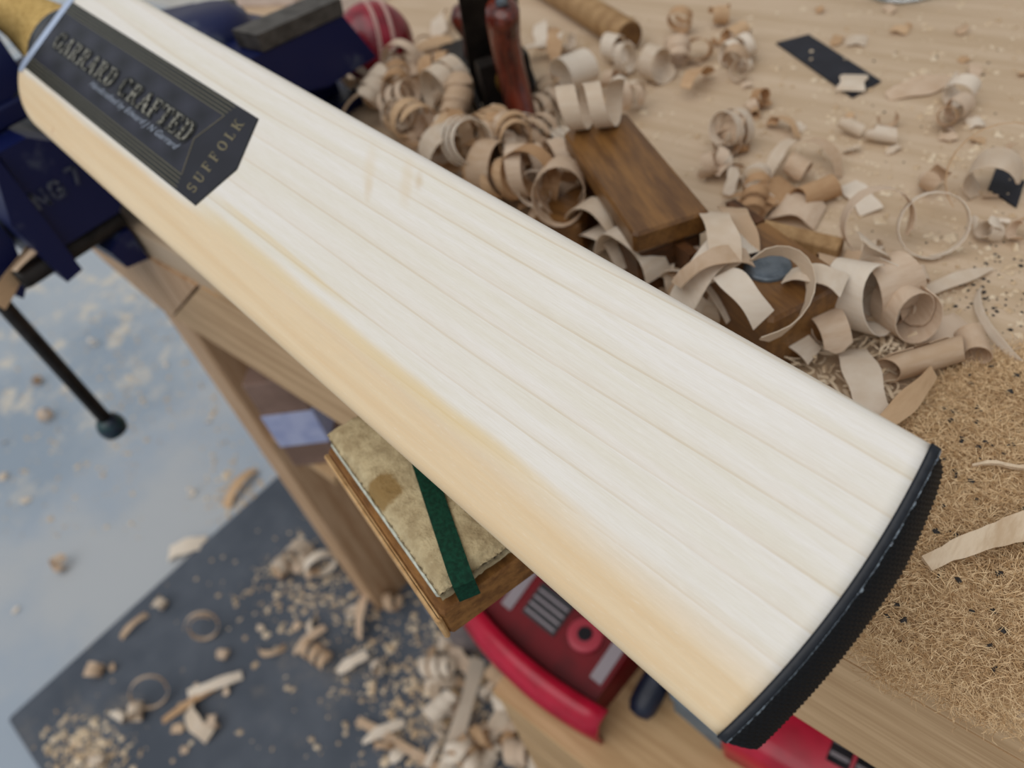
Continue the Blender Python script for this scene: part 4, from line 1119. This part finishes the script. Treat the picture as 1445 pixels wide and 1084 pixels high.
# cardboard box with blue tape behind the leg
cb = thing('cardboard_box', 'small brown box with pale blue band on a ledge by the bench leg', 'box', (.578, -.196, -.288), math.radians(40))
obj('carton', box(-.026, .026, -.045, .045, 0, .128, .002), MT['cardboard'], cb, False, True)
obj('blue_band', box(-.0272, -.0262, -.0455, .0455, .036, .084), MT['bluetape'], cb, False, True)
obj('blue_band', box(-.0262, .026, .0452, .0462, .036, .084), MT['bluetape'], cb, False, True)
obj('lid_flap', box(-.025, .0, -.044, .044, .1284, .131), MT['cardboard'], cb, False, True)
obj('ledge', box(.52, .6335, -.27, -.158, -.300, -.2885, .001), MT['apron'], wb)
# clutter: black bag, boards, mauve jar
bx = onz(640, 830, MZ + .06)
def blob(c_, rx, ry, rz_, seed, n1=14, n2=20):
    rings = []
    for i in range(n1 + 1):
        th = math.pi * (i + .05) / (n1 + .1); ring = []
        for j in range(n2):
            ph = 2 * math.pi * j / n2; d = Vector((math.sin(th) * math.cos(ph), math.sin(th) * math.sin(ph), -math.cos(th)))
            k = 1 + .22 * mn.noise(d * 2.2 + Vector((seed, 0, 0))); q = Vector((d.x * rx, d.y * ry, d.z * rz_)) * k
            q.z = max(q.z, -rz_ * .8); ring.append(Vector(c_) + q)
        rings.append(ring)
    return loft(rings)
tag(obj('black_bag', blob((0, 0, .064), .085, .07, .08, 3), MT['darkplastic'], smooth=True, loc=(.415, -.33, MZ)), 'crumpled black bag under the bench behind the crate', 'bag')
tag(obj('black_rag', blob((0, 0, .040), .06, .05, .05, 8), MT['darkplastic'], smooth=True, loc=(.585, -.30, MZ)), 'crumpled black rag beside the cardboard box', 'rag')
j0 = onz(672, 830, MZ + .05)
tag(obj('grey_pot', lathe([(.002, 0), (.045, 0), (.050, .01), (.052, .10), (.054, .104), (.054, .112), (.046, .112), (.046, .02), (.002, .018)], 28), MT['mauve'], smooth=True, loc=(.50, -.225, MZ)), 'round grey plastic pot under the bench beside the rest block', 'pot')
def board(a, b, w, th, z, m, label, name='loose_board'):
    A, B = onz(*a, z), onz(*b, z); d = B - A
    return tag(obj(name, xf(box(0, d.length, -w, 0, 0, th, .002), Matrix.Rotation(math.atan2(d.y, d.x), 4, 'Z')), m, loc=(A.x, A.y, z)), label, 'board')
board((700, 880), (560, 760), .045, .016, MZ + .001, MT['crate'], 'narrow pale board lying on the mat behind the leg')
board((648, 905), (590, 845), .012, .030, MZ + .001, MT['bluegrey'], 'blue-grey strip lying beside the narrow pale board')
